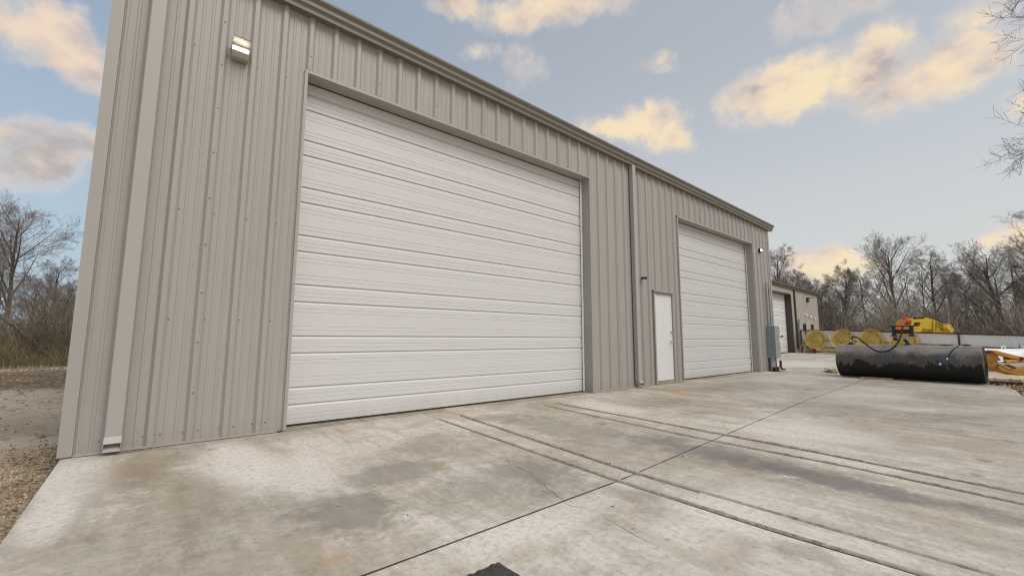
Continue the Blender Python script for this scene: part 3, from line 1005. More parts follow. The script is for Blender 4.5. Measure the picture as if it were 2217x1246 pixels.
# ------------------------------------------------------------------ wall lights, camera, electrics
def wall_light(loc, scale_, label, lit, led, sc_w=1.0, hm=M_HOUS):
    t = thing('wall_light', label, 'light', loc, 0, 'wall pack lights on the buildings')
    s = scale_
    b_ = MB()
    w = .083*s*sc_w
    # tapered back box
    v0 = [(-w, .0), (w, .0)]
    P = [(-.000, .105*s), (-.070*s, .090*s), (-.082*s, .030*s), (-.082*s, .008*s), (-.060*s, -.060*s), (.0, -.075*s)]
    b_.extrude([(y, z) for y, z in P], 'x', -w, w, close=True, caps=True)
    b_.build('housing', hm, t, bevel=.004)
    h = MB()
    h.extrude([(-.045*s, .092*s), (-.225*s, .082*s), (-.230*s, .090*s), (-.045*s, .108*s)], 'x', -w*1.06, w*1.06, close=True, caps=True)
    h.build('visor', hm, t)
    ln = MB(); ln.extrude([(-.080*s, .052*s), (-.094*s, .048*s), (-.096*s, .022*s), (-.084*s, .014*s)], 'x', -w*.94, w*.94, close=True, caps=True)
    ln.build('lens', led, t, smooth=False)
    MB().tube([(w+.012, -.02*s, .0), (w+.03, -.05*s, -.012)], .006, 6).build('bracket', M_HOUS, t)
    MB().tube([(-w-.012, -.02*s, .02), (-w-.03, -.05*s, .012)], .006, 6).build('bracket', M_HOUS, t)
    return t


wall_light((-.735, .012, 4.285), 1.0, 'lit wall light with glowing white strip, left of the large overhead door', True, M_LED)
wall_light((14.52, .012, 4.06), .78, 'small lit wall light right of the second overhead door, near the workshop end corner', True, M_LED2, 1.0, M_BLACKPLAST)

cmr = thing('security_camera', 'small black twin-lens security camera high on the wall right of the middle downspout', 'camera', (7.30, .0, 2.44)); cmr.scale = (.75, .75, .75)
q = MB(); q.tube([(0, 0, 0), (0, -.06, 0)], .028, 10); q.build('mount', M_BLACKPLAST, cmr, smooth=True)
q = MB(); q.tube([(-.07, -.07, .012), (-.055, -.15, -.005)], [.034, .030], 12); q.build('lens_barrel', M_BLACKPLAST, cmr, smooth=True)
q = MB(); q.tube([(.075, -.07, .018), (.06, -.14, .0)], [.04, .036], 12); q.build('lens_barrel', M_BLACKPLAST, cmr, smooth=True)
q = MB(); q.tube([(-.08, -.07, .0), (.08, -.07, .0)], .012, 8); q.build('bar', M_BLACKPLAST, cmr)

cab = thing('electrical_cabinet', 'tall grey electrical disconnect box with red-knobbed lever at the near workshop end corner', 'cabinet', (14.64, -.005, .44))
q = MB(); q.box(0, -.235, 0, .42, -.0, 1.06); q.build('box', M_CAB, cab, bevel=.006)
q = MB(); q.box(-.006, -.262, -.004, .426, -.2355, 1.066); q.build('cover', M_CAB, cab, bevel=.006)
q = MB(); q.box(.335, -.2725, .50, .395, -.2625, .68); q.build('label_plate', M_LABEL, cab)
q = MB(); q.box(.345, -.2725, .40, .40, -.2625, .49); q.build('warning_label', M_YEL_LABEL, cab)
q = MB(); q.box(.427, -.22, .52, .455, -.16, .70); q.obox((.44, -.19, .62), (.475, -.30, .72), .022, .03); q.build('lever', M_GALV, cab)
q = MB(); q.tube([(.47, -.29, .705), (.49, -.345, .735)], [.034, .030], 10); q.build('lever_knob', M_RED, cab, smooth=True)
for x in (.08, .30):
    q = MB(); q.tube([(x, -.07, 1.06), (x, -.07, 2.52)], .036, 10); q.tube([(x, -.07, 1.04), (x, -.07, 1.10)], .050, 10); q.build('conduit', M_GALV, cab, smooth=True)
q = MB(); q.tube([(.07, -.09, 0), (.07, -.09, -.44)], .05, 10); q.tube([(.18, -.10, 0), (.18, -.10, -.44)], .06, 10); q.build('conduit', M_GALV, cab, smooth=True)
q = MB(); q.tube([(.30, -.12, 0), (.30, -.12, -.28), (.33, -.13, -.36), (.40, -.16, -.40)], .032, 8); q.build('conduit', M_BRONZE, cab, smooth=True)
for i, z in enumerate((.12, .53, .94)):
    q = MB(); q.box(-.0145, -.225, z, -.0065, -.205, z+.05); q.build('latch', M_GALV, cab)

ib = tag(MB().box(0, 0, 0, .62, .18, .018).box(0, .08, .018, .62, .10, .115).box(0, 0, .115, .62, .18, .135).build('steel_channel', M_RUST), 'short rusty steel beam lying on the concrete under the electrical box', 'steel beam')
ib.location = (14.55, -.32, .002); ib.rotation_euler = (0, 0, math.radians(8))
el3 = tag(MB().tube([(0, 0, .34), (0, 0, .12), (.01, -.03, .06), (.03, -.10, .035)], .038, 10).tube([(.03, -.10, .035), (.034, -.12, .03)], .046, 10).build('drain_pipe', M_BRONZE, smooth=True), 'thin brown drain pipe with an elbow at the building end corner', 'pipe')
el3.location = (15.30, -.16, .002)
rag = MB()
for i in range(6):
    for j in range(5):
        pass
rg = [[(i*.045, j*.05, .012+.035*abs(mnoise.noise(Vector((i*.7, j*.9, 2.2))))) for j in range(6)] for i in range(7)]
for i in range(6):
    for j in range(5): rag.quad(rg[i][j], rg[i+1][j], rg[i+1][j+1], rg[i][j+1])
rag = tag(rag.build('cloth', M_WHITE, smooth=True), 'crumpled white rag on the concrete beside the rusty beam', 'rag')
rag.modifiers.new('thick', 'SOLIDIFY').thickness = .006
rag.location = (15.1, -.45, .0)

# ------------------------------------------------------------------ far building
Y2 = 6.2
b2 = thing('metal_building', 'darker beige metal workshop with brown trim beyond the near one, behind the yellow rake', 'building', (0, 0, 0))
X20, X21 = 29.5, 45.3
E2 = lambda x: 5.14 - .0145*(x-34.5)
D3L, D3R, H3 = 33.6, 38.05, 4.61
def panel2(xa, xb, z0, z1):
    mb = MB(); pr = [(xa, Y2)]
    k = math.ceil(xa/FT)
    while k*FT < xb:
        c = k*FT
        pr += [(c-.05, Y2), (c-.02, Y2-.032), (c+.02, Y2-.032), (c+.05, Y2)]; k += 1
    pr = [p for p in pr if xa <= p[0] <= xb] + [(xb, Y2)]
    mb.extrude(pr, 'z', z0, z1); return mb.build('wall_panel', M_WALL2, b2)
W2 = [(40.70, 41.42), (42.75, 43.45)]
x = X20
while x < X21-.05:
    xb = min(x+3*FT, X21)
    segs = []
    cuts = [(D3L, D3R, 0, H3)] + [(a, b_, 1.2, 2.36) for a, b_ in W2]
    marks = sorted(set([x, xb] + [m_ for a, b_, _, _ in cuts for m_ in (a, b_) if x < m_ < xb]))
    for a, b_ in zip(marks, marks[1:]):
        mid = (a+b_)/2; hit = [c for c in cuts if c[0] < mid < c[1]]
        if not hit: panel2(a, b_, 0, E2(mid)+.05)
        else:
            c = hit[0]; panel2(a, b_, c[3], E2(mid)+.05)
            if c[2] > 0: panel2(a, b_, 0, c[2])
    x = xb
q = MB(); q.box(X20+.1, Y2+.55, 0, X21-.05, Y2+10, 5.0); q.build('wall_liner', M_DARK, b2)
q = MB(); q.box(X21-.04, Y2+.05, 0, X21, Y2+10, 5.0); q.build('side_wall', M_WALL2, b2)
q = MB(); q.quad((X20, Y2-.1, 5.42), (X21+.15, Y2-.1, 5.20), (X21+.15, Y2+6, 5.7), (X20, Y2+6, 5.9)); q.quad((X20, Y2+6, 5.9), (X21+.15, Y2+6, 5.7), (X21+.15, Y2+12, 5.2), (X20, Y2+12, 5.4)); q.build('roof', M_BRONZE, b2)
M_BRONZE2 = painted('bronze_gutter_paint', (.125, .102, .084), .05, .45)
gq = MB(); GP2 = [(.02, 0), (-.13, 0), (-.15, .10), (-.22, .17), (-.22, .27), (-.20, .27)]
n = len(GP2)
gq.v = [(X20, Y2+y, E2(X20)+z) for y, z in GP2] + [(X21+.35, Y2+y, E2(X21)+z) for y, z in GP2]
gq.f = [(i+1, i, n+i, n+i+1) for i in range(n-1)] + [tuple(n+i for i in range(n))]
gq.build('gutter', M_BRONZE2, b2)
q = MB(); q.box(X21-.16, Y2-.05, 0, X21+.03, Y2+.1, E2(X21)+.02); q.build('corner_trim', M_BRONZE, b2)
q = MB(); q.box(38.72, Y2-.14, .3, 38.92, Y2-.02, E2(38.8)); q.build('downspout', M_BRONZE, b2)
q = MB()
q.extrude([(D3L-.1, Y2-.045), (D3R, Y2-.045), (D3R, Y2+.42)], 'z', H3, H3+.10)
q.quad((D3L, Y2-.045, H3), (D3R, Y2-.045, H3), (D3R, Y2+.42, H3-.005), (D3L, Y2+.42, H3-.005))
q.build('header_trim', M_BRONZE, b2)
q = MB(); q.extrude([(D3R+.10, Y2-.05), (D3R, Y2-.05), (D3R, Y2+.42)], 'z', .0, H3); q.build('jamb_trim', M_BRONZE, b2)
d3 = empty('overhead_door'); d3.parent = b2
nsec = 8; hs = H3/7.4
z = .02
while z < H3+.1:
    for (z0, z1) in ((z, z+hs*.66), (z+hs*.66, z+hs)):
        q = MB(); q.extrude([(Y2+.425, z0+.012), (Y2+.405, z0+.024), (Y2+.405, z1-.012), (Y2+.425, z1)], 'x', D3L, D3R-.01); q.build('door_panel', M_PDOOR, d3)
    z += hs
q = MB(); q.quad((D3L, Y2+.43, 0), (D3R, Y2+.43, 0), (D3R, Y2+.43, H3+.1), (D3L, Y2+.43, H3+.1)); q.build('door_back', M_RUST2, d3)
for a, b_ in W2:
    q = MB(); zz0, zz1 = 1.2, 2.36
    q.box(a, Y2-.05, zz0, a+.08, Y2+.05, zz1); q.box(b_-.08, Y2-.05, zz0, b_, Y2+.05, zz1); q.box(a+.08, Y2-.05, zz1-.09, b_-.08, Y2+.05, zz1); q.box(a+.08, Y2-.05, zz0, b_-.08, Y2+.05, zz0+.08)
    w_ = q.build('window', M_BRONZE, b2)
    q = MB(); q.box(a+.08, Y2+.0, zz0+.08, b_-.08, Y2+.02, zz1-.09); q.build('pane', M_GLASS, w_)
for i, (x, z, w, h) in enumerate([(41.25, 3.05, .55, .10), (42.55, 2.94, .42, .17), (43.75, 2.82, .45, .10)]):
    q = MB(); q.box(x, Y2-.09, z, x+w, Y2-.03, z+h); q.build('vent', M_LPG, b2, bevel=.01)
fl = wall_light((42.2, Y2-.02, 4.42), 2.1, 'unlit dark wall light near the right end of the farther workshop', False, M_LABEL, 1.0, M_BLACKPLAST)
# stuff leaning by the far door
mc = tag(MB().box(0, 0, .18, .50, .22, 1.65).box(.06, .06, 1.65, .18, .16, 2.5).box(.26, .06, 1.65, .36, .16, 2.7).box(.1, .06, .0, .2, .16, .18).build('meter_cabinet', M_GALV, bevel=.01), 'grey electric meter box on the farther workshop next to the white panel', 'cabinet')
mc.location = (38.98, Y2-.26, 0)
wp = MB(); wp.box(0, 0, 0, .62, .06, 1.75); wp = tag(wp.build('white_panel', M_LPG, bevel=.005), 'tall white panel leaning upright beside the meter box', 'panel')
wp.location = (39.30, 5.62, 0); wp.rotation_euler = (math.radians(-6), 0, math.radians(-18))
sh = thing('sawhorse', 'wooden sawhorse standing in front of the farther workshop next to the brown door jamb', 'sawhorse', (37.85, 5.35, 0), math.radians(35))
q = MB(); q.obox((-.5, 0, .80), (.5, 0, .80), .10, .10); q.build('beam', M_WOOD2, sh)
for sx_ in (-.4, .4):
    for sy_ in (-1, 1):
        q = MB(); q.obox((sx_, sy_*.03, .8), (sx_*1.1, sy_*.32, .0), .09, .04); q.build('leg', M_WOOD, sh)
q = MB(); q.obox((-.4, -.16, .4), (-.4, .16, .4), .03, .09); q.obox((.4, -.16, .4), (.4, .16, .4), .03, .09); q.build('brace', M_WOOD2, sh)
for i, (dx, c_, lb) in enumerate([(0, M_WOOD, 'pale lumber board leaning beside the sawhorse'), (.34, M_WOOD2, 'brown weathered board leaning between the sawhorse and the red crate')]):
    q = MB(); q.obox((0, 0, 0), (-.28, .22, 1.0), .10, .035); bd = tag(q.build('board', c_), lb, 'board'); bd.location = (38.3+dx, 5.25-dx*.7, 0)
rc = thing('red_crate', 'red plastic crate on the ground at the foot of the leaning boards', 'crate', (38.50, 5.02, 0), .4)  # red crate at the foot of the boards
q = MB(); q.box(-.22, -.16, 0, .22, .16, .42); q.build('body', M_RED, rc, bevel=.03)
q = MB(); q.box(-.24, -.18, .42, .24, .18, .47); q.build('rim', M_RED, rc, bevel=.01)

# ------------------------------------------------------------------ fence
def fdepth(u): return 1/(.0341*(1+.19*(u-1915)/235))
FA, FB = Vector((38.72, 5.80)), Vector((34.70, -8.5))
fdir = (FB-FA).normalized(); flen = (FB-FA).length
fnrm = Vector((fdir.y, -fdir.x))            # towards the yard
if fnrm.dot(Vector((cx, cy))-FA) < 0: fnrm = -fnrm
ftop = lambda s: 1.76 - .046*max(0, s-2.0) + .0
fbot = lambda s: -.02 - .045*max(0, s-4.0)
fen = thing('fence', 'corrugated pale metal fence on rust-brown pipe posts behind the yellow rake', 'fence', (0, 0, 0))
def fp(s, off, z): p = FA + fdir*s + fnrm*off; return (p.x, p.y, z)
s = 0.0
while s < flen-.05:
    e = min(s+3*FT, flen); mb = MB(); pr = [(s, 0.)]
    for k in range(3):
        c = s+.12+k*FT
        pr += [(c-.035, .0), (c-.012, .028), (c+.012, .028), (c+.035, 0.), (c+.12, 0.), (c+.13, .006), (c+.16, .006), (c+.17, 0.)]
    pr = [p_ for p_ in pr if p_[0] <= e] + [(e, 0.)]
    n = len(pr)
    mb.v = [fp(a, o_, fbot(a)+.05) for a, o_ in pr] + [fp(a, o_, ftop(a)-.03) for a, o_ in pr]
    mb.f = [(i, i+1, n+i+1, n+i) for i in range(n-1)]
    mb.build('fence_panel', M_FENCE, fen); s = e
npost = 9
for s in [.02, .42, 3.45, 6.3, 9.30, 12.3, 14.8]:
    q = MB(); q.tube([fp(s, .10, fbot(s)-.3), fp(s, .10, ftop(s)+.06)], .045, 8); q.build('post', M_RUST2, fen, smooth=True)
for fz, r in ((1.0, .045), (.56, .035), (.26, .035), (.06, .03)):
    P = []
    for s in np.linspace(0, flen, 9): P.append(fp(s, .075, fbot(s)+(ftop(s)-fbot(s))*fz))
    q = MB(); q.tube(P, r, 6); q.build('rail', M_RUST2, fen, smooth=True)

# ------------------------------------------------------------------ hay rake in front of the fence
rake = thing('hay_rake', 'yellow wheel hay rake with spoked tine wheels parked along the pale fence', 'hay rake', (0, 0, 0))
def rake_wheel(c, r, face, seed):
    rnd = random.Random(seed)
    f_ = Vector(face).normalized(); a = Vector((0, 0, 1)); side = f_.cross(a).normalized(); up_ = side.cross(f_)
    P = lambda rr, t, o=0.: Vector(c) + side*(rr*math.cos(t)) + up_*(rr*math.sin(t)) + f_*o
    w = MB()
    N = 40                                                # rim band and inner ring
    for rr, hw in ((r*.66, .035), (r*.72, .02)):
        i0 = len(w.v)
        for k in range(N):
            t = 2*PI*k/N
            w.v += [tuple(P(rr-hw, t, .012)), tuple(P(rr+hw, t, .012)), tuple(P(rr+hw, t, -.012)), tuple(P(rr-hw, t, -.012))]
        for k in range(N):
            j = (k+1) % N
            for m_ in range(4): w.f.append((i0+4*k+m_, i0+4*k+(m_+1) % 4, i0+4*j+(m_+1) % 4, i0+4*j+m_))
    wh = w.build('wheel', M_RAKE, rake)
    d_ = MB(); ND = 54
    for k in range(ND):
        t0, t1 = 2*PI*k/ND, 2*PI*(k+.88)/ND
        d_.quad(P(r*.19, t0, .0), P(r*.66, t0-.10, -.012), P(r*.66, t1-.10, .008), P(r*.19, t1, .012))
    d_.build('spokes', M_RAKE2, wh)
    h = MB(); h.tube([P(0, 0, -.05), P(0, 0, .05)], r*.21, 20); h.build('hub', M_RAKE2, wh)
    h = MB(); h.obox(P(-.08, .7, .055), P(.06, .7, .055), .035, .03, f_); h.build('axle', M_DARK, wh)
    tn = MB(); NT_ = 76
    for k in range(NT_):
        t = 2*PI*k/NT_ + rnd.uniform(-.02, .02)
        tn.tube([P(r*.60, t, .02), P(r*.80, t-.03, .03), P(r*.92, t-.09, .05), P(r*1.0, t-.17, .10)], .016, 3, False)
    tn.build('tines', M_RAKE2, wh)
    return wh
tocam = lambda p: (Vector((cx, cy, cz))-Vector(p)).normalized()
for i, (u, v, dd, r) in enumerate([(1767, 734, 32.2, .74), (1824.6, 734.5, 30.4, .75), (1886, 736, 28.9, .76), (1958, 738.5, 27.2, .77)]):
    c = at_depth(u, v, dd)
    fdir3 = Vector((-.93, -.37 + .06*i, 0))
    rake_wheel((c.x, c.y, c.z), r, fdir3, 40+i)
    q = MB(); q.obox((c.x+.08, c.y, c.z), (c.x+.35, c.y-.25, .28), .07, .07); q.obox((c.x+.35, c.y-.25, .28), (c.x+.30, c.y-.9, .16), .06, .06); q.build('wheel_arm', M_RAKE, rake)
a_, b_ = at_depth(1778, 757, 31.8), at_depth(1975, 768, 26.6)
q = MB(); q.obox((a_.x, a_.y, .20), (b_.x, b_.y, .16), .12, .12); q.obox((a_.x-.5, a_.y-.5, .10), (a_.x+.2, a_.y+.1, .22), .09, .09); q.obox((a_.x-.4, a_.y-1.6, .08), (a_.x+.1, a_.y-1.3, .26), .12, .1); q.build('frame', M_RAKE, rake)

# ------------------------------------------------------------------ oil tank on the slab
TR_, TLen = .455, 2.86
pr_, pl_ = Vector((14.16, -4.93)), None
axis_ang = math.radians(104)
adir = Vector((-math.cos(axis_ang)*-1, math.sin(axis_ang)))          # from right end to left end
adir = Vector((.045, .999)).normalized()
org = pr_ + Vector((TR_*.0, 0))
tank = thing('oil_tank', 'black oil-stained steel fuel tank lying on its side on the concrete', 'tank', (org.x+.02, org.y, 0), math.atan2(adir.y, adir.x))
def ring(x, rad, n=48): return [(x, rad*math.cos(2*PI*k/n), TR_+.012+rad*math.sin(2*PI*k/n)) for k in range(n)]
tb = MB(); n = 48
prof = [(.05, .0), (.05, TR_*.5), (.04, TR_*.93), (0, TR_*.965), (0, TR_)]
sts = [0, .55, .92, .96, 1.00, 1.5, 1.96, 2.00, 2.04, TLen]
rr_ = [TR_, TR_, TR_, TR_+.006, TR_, TR_, TR_, TR_+.006, TR_, TR_]
rows = [ring(x, max(.001, r)) for x, r in prof[:-1]] + [ring(x, r) for x, r in zip(sts, rr_)] + [ring(x, max(.001, r)) for x, r in [(TLen, TR_*.965), (TLen+.025, TR_*.85), (TLen+.06, TR_*.45), (TLen+.065, 0)]]
for r_ in rows: tb.v += r_
for k in range(len(rows)-1):
    for j in range(n):
        a = k*n+j; b2_ = k*n+(j+1) % n
        tb.f.append((a, b2_, b2_+n, a+n))
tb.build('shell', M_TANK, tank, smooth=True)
zt = 2*TR_+.012
sm = MB()
for t in (math.radians(60), math.radians(123)):
    sm.obox((.01, TR_*math.cos(t)*1.002, TR_+.012+TR_*math.sin(t)*1.002), (TLen-.01, TR_*math.cos(t)*1.002, TR_+.012+TR_*math.sin(t)*1.002), .012, .008)
sm.build('weld_seam', M_TANK, tank)
def fitting(x, y=0, r=.075, h=.05):
    q = MB(); z = TR_+.012+math.sqrt(TR_**2-y*y)
    q.tube([(x, y, z-.02), (x, y, z+.018)], r, 14); q.tube([(x, y, z), (x, y, z+h)], r*.55, 10); q.build('filler_cap', M_BLACKPLAST, tank, smooth=True)
fitting(TLen-.27, 0, .085, .06); fitting(1.36, 0, .085, .05); fitting(.27, .02, .08, .03); fitting(.62, -.02, .12, .012)
q = MB(); q.tube([(TLen-.27, 0, zt+.02), (TLen-.27, 0, zt+.10), (TLen-.29, 0, zt+.15)], [.030, .026, .024], 10); q.build('riser', M_STEEL, tank, smooth=True)
q = MB(); q.tube([(1.36, 0, zt), (1.37, 0, zt+.09), (1.42, .0, zt+.15)], [.05, .038, .035], 10); q.build('pump_riser', M_BLACKPLAST, tank, smooth=True)
q = MB(); q.tube([(1.34, .06, zt+.17), (1.56, .04, zt+.18)], .045, 12); q.build('pump_body', M_GALV, tank, smooth=True)
q = MB(); q.tube([(1.58, .03, zt+.11), (1.58, .03, zt+.21)], .06, 12); q.build('pump_motor', M_BLACKPLAST, tank, smooth=True)
q = MB(); q.box(1.43, .095, zt+.135, 1.50, .10, zt+.20); q.build('pump_label', M_YEL_LABEL, tank)
for x in (1.26, 1.62):
    q = MB(); q.box(x-.038, -.10, zt+.245, x+.038, .02, zt+.49); q.build('bracket_post', M_BLACKPLAST, tank, bevel=.006)
    q = MB(); q.box(x-.065, -.12, zt+.225, x+.065, .03, zt+.255); q.build('bracket_foot', M_BLACKPLAST, tank, bevel=.004)
q = MB(); q.box(1.298, -.11, zt+.30, 1.582, .0, zt+.41); q.build('meter', M_BLACKPLAST, tank, bevel=.01)
q = MB(); q.box(1.17, -.13, zt+.491, 1.71, .04, zt+.515); q.build('bracket_plate', M_BLACKPLAST, tank, bevel=.004)
def cat_pts(P, n=14):
    out = []; V = [Vector(p) for p in P]
    for i in range(len(V)-1):
        p0, p1, p2, p3 = V[max(i-1, 0)], V[i], V[i+1], V[min(i+2, len(V)-1)]
        for k in range(n):
            t = k/n
            out.append(.5*((2*p1)+(-p0+p2)*t+(2*p0-5*p1+4*p2-p3)*t*t+(-p0+3*p1-3*p2+p3)*t**3))
    out.append(V[-1]); return out
q = MB()
q.tube(cat_pts([(TLen-.29, .0, zt+.14), (TLen-.36, .04, zt+.215), (TLen-.50, .15, zt+.17), (TLen-.72, .34, zt-.02), (TLen-.94, .47, zt-.17), (TLen-1.14, .47, zt-.17), (TLen-1.30, .40, zt-.05), (1.46, .28, zt+.16), (1.42, .13, zt+.40), (1.41, .05, zt+.51)]), .021, 10)
q.build('hose', M_RUBBER, tank, smooth=True)
q = MB()
q.tube(cat_pts([(.82, .24, zt-.10), (.80, .34, zt-.20), (.76, .44, zt-.38), (.72, .47, zt-.46)]), .018, 8); q.tube(cat_pts([(.40, .14, zt-.02), (.50, .32, zt-.14), (.58, .44, zt-.32)]), .018, 8)
q.build('drain_hose', M_RUBBER, tank, smooth=True)
q = MB(); q.tube([(.72, .47, zt-.43), (.71, .48, zt-.49)], .026, 10); q.tube([(.58, .44, zt-.30), (.59, .455, zt-.36)], .026, 10); q.build('hose_fitting', M_STEEL, tank, smooth=True)
# tall items were laid out on the camera side (+y local is away): mirror so they face the yard
for ch in tank.children:
    if ch.name.split('.')[0] in ('hose', 'drain_hose', 'hose_fitting'):
        pass
bl = on_z(1897, 812)
wbk = tag(MB().box(-.34, -.045, 0, .34, .045, .045).build('wood_block', M_WOOD, bevel=.003), 'short pale lumber piece wedged under the black oil tank', 'wood block')
wbk.location = (13.80, -2.92, .001); wbk.rotation_euler = (0, 0, math.atan2(adir.y, adir.x))

# ------------------------------------------------------------------ machines at right
def yellow_loader():
    p = at_depth(2148, 785, 12.9)
    t = thing('excavator_arm', 'dirty yellow digger arm with hydraulic cylinder lying behind the black tank', 'digger arm', (0, 0, 0))
    def W_(u, v, d=13.2): q_ = at_depth(u, v, d); return q_
    def plate(pts, d0, d1, name, mat):
        mb = MB(); n = len(pts)
        A = [at_depth(u, v, d0) for u, v in pts]; off = fwd.cross(Vector((0, 0, 1))).cross(Vector((0, 0, 1))) * -1
        off = Vector((fwd.x, fwd.y, 0)).normalized()*(d1-d0)
        B = [a + off for a in A]
        mb.v = [tuple(a) for a in A] + [tuple(b_) for b_ in B]
        mb.f = [tuple(range(n-1, -1, -1)), tuple(range(n, 2*n))] + [(i, (i+1) % n, n+(i+1) % n, n+i) for i in range(n)]
        return mb.build(name, mat, t, bevel=.008)
    plate([(2138, 760), (2152, 758), (2160, 768), (2167, 780), (2150, 790), (2138, 795)], 13.05, 13.40, 'arm_head', M_CAT)
    plate([(2146, 757.5), (2156, 758), (2216, 773), (2280, 788), (2276, 797), (2214, 780), (2160, 767)], 12.95, 13.10, 'upper_link', M_CAT)
    plate([(2152, 788), (2166, 786), (2180, 796), (2200, 800), (2230, 796), (2262, 806), (2240, 814), (2205, 812), (2172, 803)], 13.0, 13.35, 'boom', M_CAT)
    plate([(2174, 788.5), (2184, 788), (2204, 796), (2196, 798)], 12.95, 13.0, 'wear_plate', M_RUST)
    q = MB(); q.tube([W_(2157, 782.5, 13.0), W_(2176, 781.5, 13.0)], .026, 10); q.build('piston_rod', M_CHROME, t, smooth=True)
    q = MB(); q.tube([W_(2174, 782.0, 13.0), W_(2216, 781, 13.0), W_(2262, 781, 13.0)], [.055, .055, .055], 12); q.build('cylinder', M_CAT, t, smooth=True)
    q = MB()
    for u, v, r in ((2147, 762, .04), (2157, 783, .045), (2160, 790.5, .05), (2216, 776, .05)):
        a = at_depth(u, v, 12.9); b_ = a + Vector((fwd.x, fwd.y, 0)).normalized()*.5
        q.tube([a, b_], r, 10)
    q.build('pin', M_RUST, t, smooth=True)
    a = W_(2150, 790, 13.1)
    q = MB(); q.tube([at_depth(2146, 786, 12.92), at_depth(2146, 786, 13.45)], .12, 16); q.build('pivot_boss', M_CAT, t, smooth=True)
    return t
yellow_loader()

# white gas tank
def propane():
    ctr = at_depth(2196, 775, 22.5)
    axis = Vector((r2.x, r2.y, 0)).normalized()
    t = thing('propane_tank', 'long white propane tank with faded red print behind the yellow digger arm', 'tank', (ctr.x, ctr.y, ctr.z), math.atan2(axis.y, axis.x))
    R = .50; L = 4.4; n = 28; x0 = -2.35
    pts = [(x0, .01), (x0+.06, R*.45), (x0+.20, R*.78), (x0+.42, R*.95), (x0+.62, R), (x0+L-.62, R), (x0+L-.2, R*.8), (x0+L, .01)]
    mb = MB()
    for x, r in pts: mb.v += [(x, r*math.cos(2*PI*k/n), r*math.sin(2*PI*k/n)) for k in range(n)]
    for k in range(len(pts)-1):
        for j in range(n): mb.f.append((k*n+j, k*n+(j+1) % n, (k+1)*n+(j+1) % n, (k+1)*n+j))
    mb.build('shell', M_LPG, t, smooth=True)
    q = MB(); q.tube([(-.62, -.02, R-.02), (-.60, 0, R+.09), (-.50, 0, R+.11), (-.40, 0, R+.09), (-.38, .02, R-.02)], .03, 8); q.build('lifting_lug', M_LPG, t, smooth=True)
    q = MB(); q.tube([(.62, 0, R-.02), (.62, 0, R+.12)], .16, 14); q.build('valve_dome', M_LPG, t, smooth=True)
    q = MB(); q.tube([(.35, 0, R), (.35, 0, R+.26)], .012, 6); q.tube([(.35, 0, R+.1), (.50, 0, R+.06)], .012, 6); q.build('gauge_pipe', M_DARK, t)
    for x in (-1.4, 1.3):
        q = MB(); q.box(x-.09, -.36, -R-.12, x+.09, .36, -R+.16); q.build('saddle', M_LPG, t)
    def cyl_strip(x0_, x1_, z0, z1, mat, name):
        mb = MB(); m_ = 4
        P = []
        for i in range(m_+1):
            z = z0+(z1-z0)*i/m_; y = -math.sqrt(max(0, (R+.004)**2-z*z)); P.append((y, z))
        mb.extrude(P, 'x', x0_, x1_); mb.build(name, mat, t)
    # worn, mostly unreadable print: a thin rule, two rows of marks, a broad red line
    cyl_strip(-.05, .85, .275, .290, M_PINK, 'lettering')
    rnd = random.Random(3); x = .02
    while x < .75:
        w = rnd.uniform(.03, .06); cyl_strip(x, x+w, .175, .245, M_PINK if rnd.random() < .6 else M_GREYPRINT, 'lettering'); x += w+.022
    x = .02
    while x < .75:
        w = rnd.uniform(.04, .07); cyl_strip(x, x+w, .125, .160, M_GREYPRINT, 'lettering'); x += w+.025
    cyl_strip(-.02, .95, .02, .085, M_PINK, 'lettering')
    return t
propane()

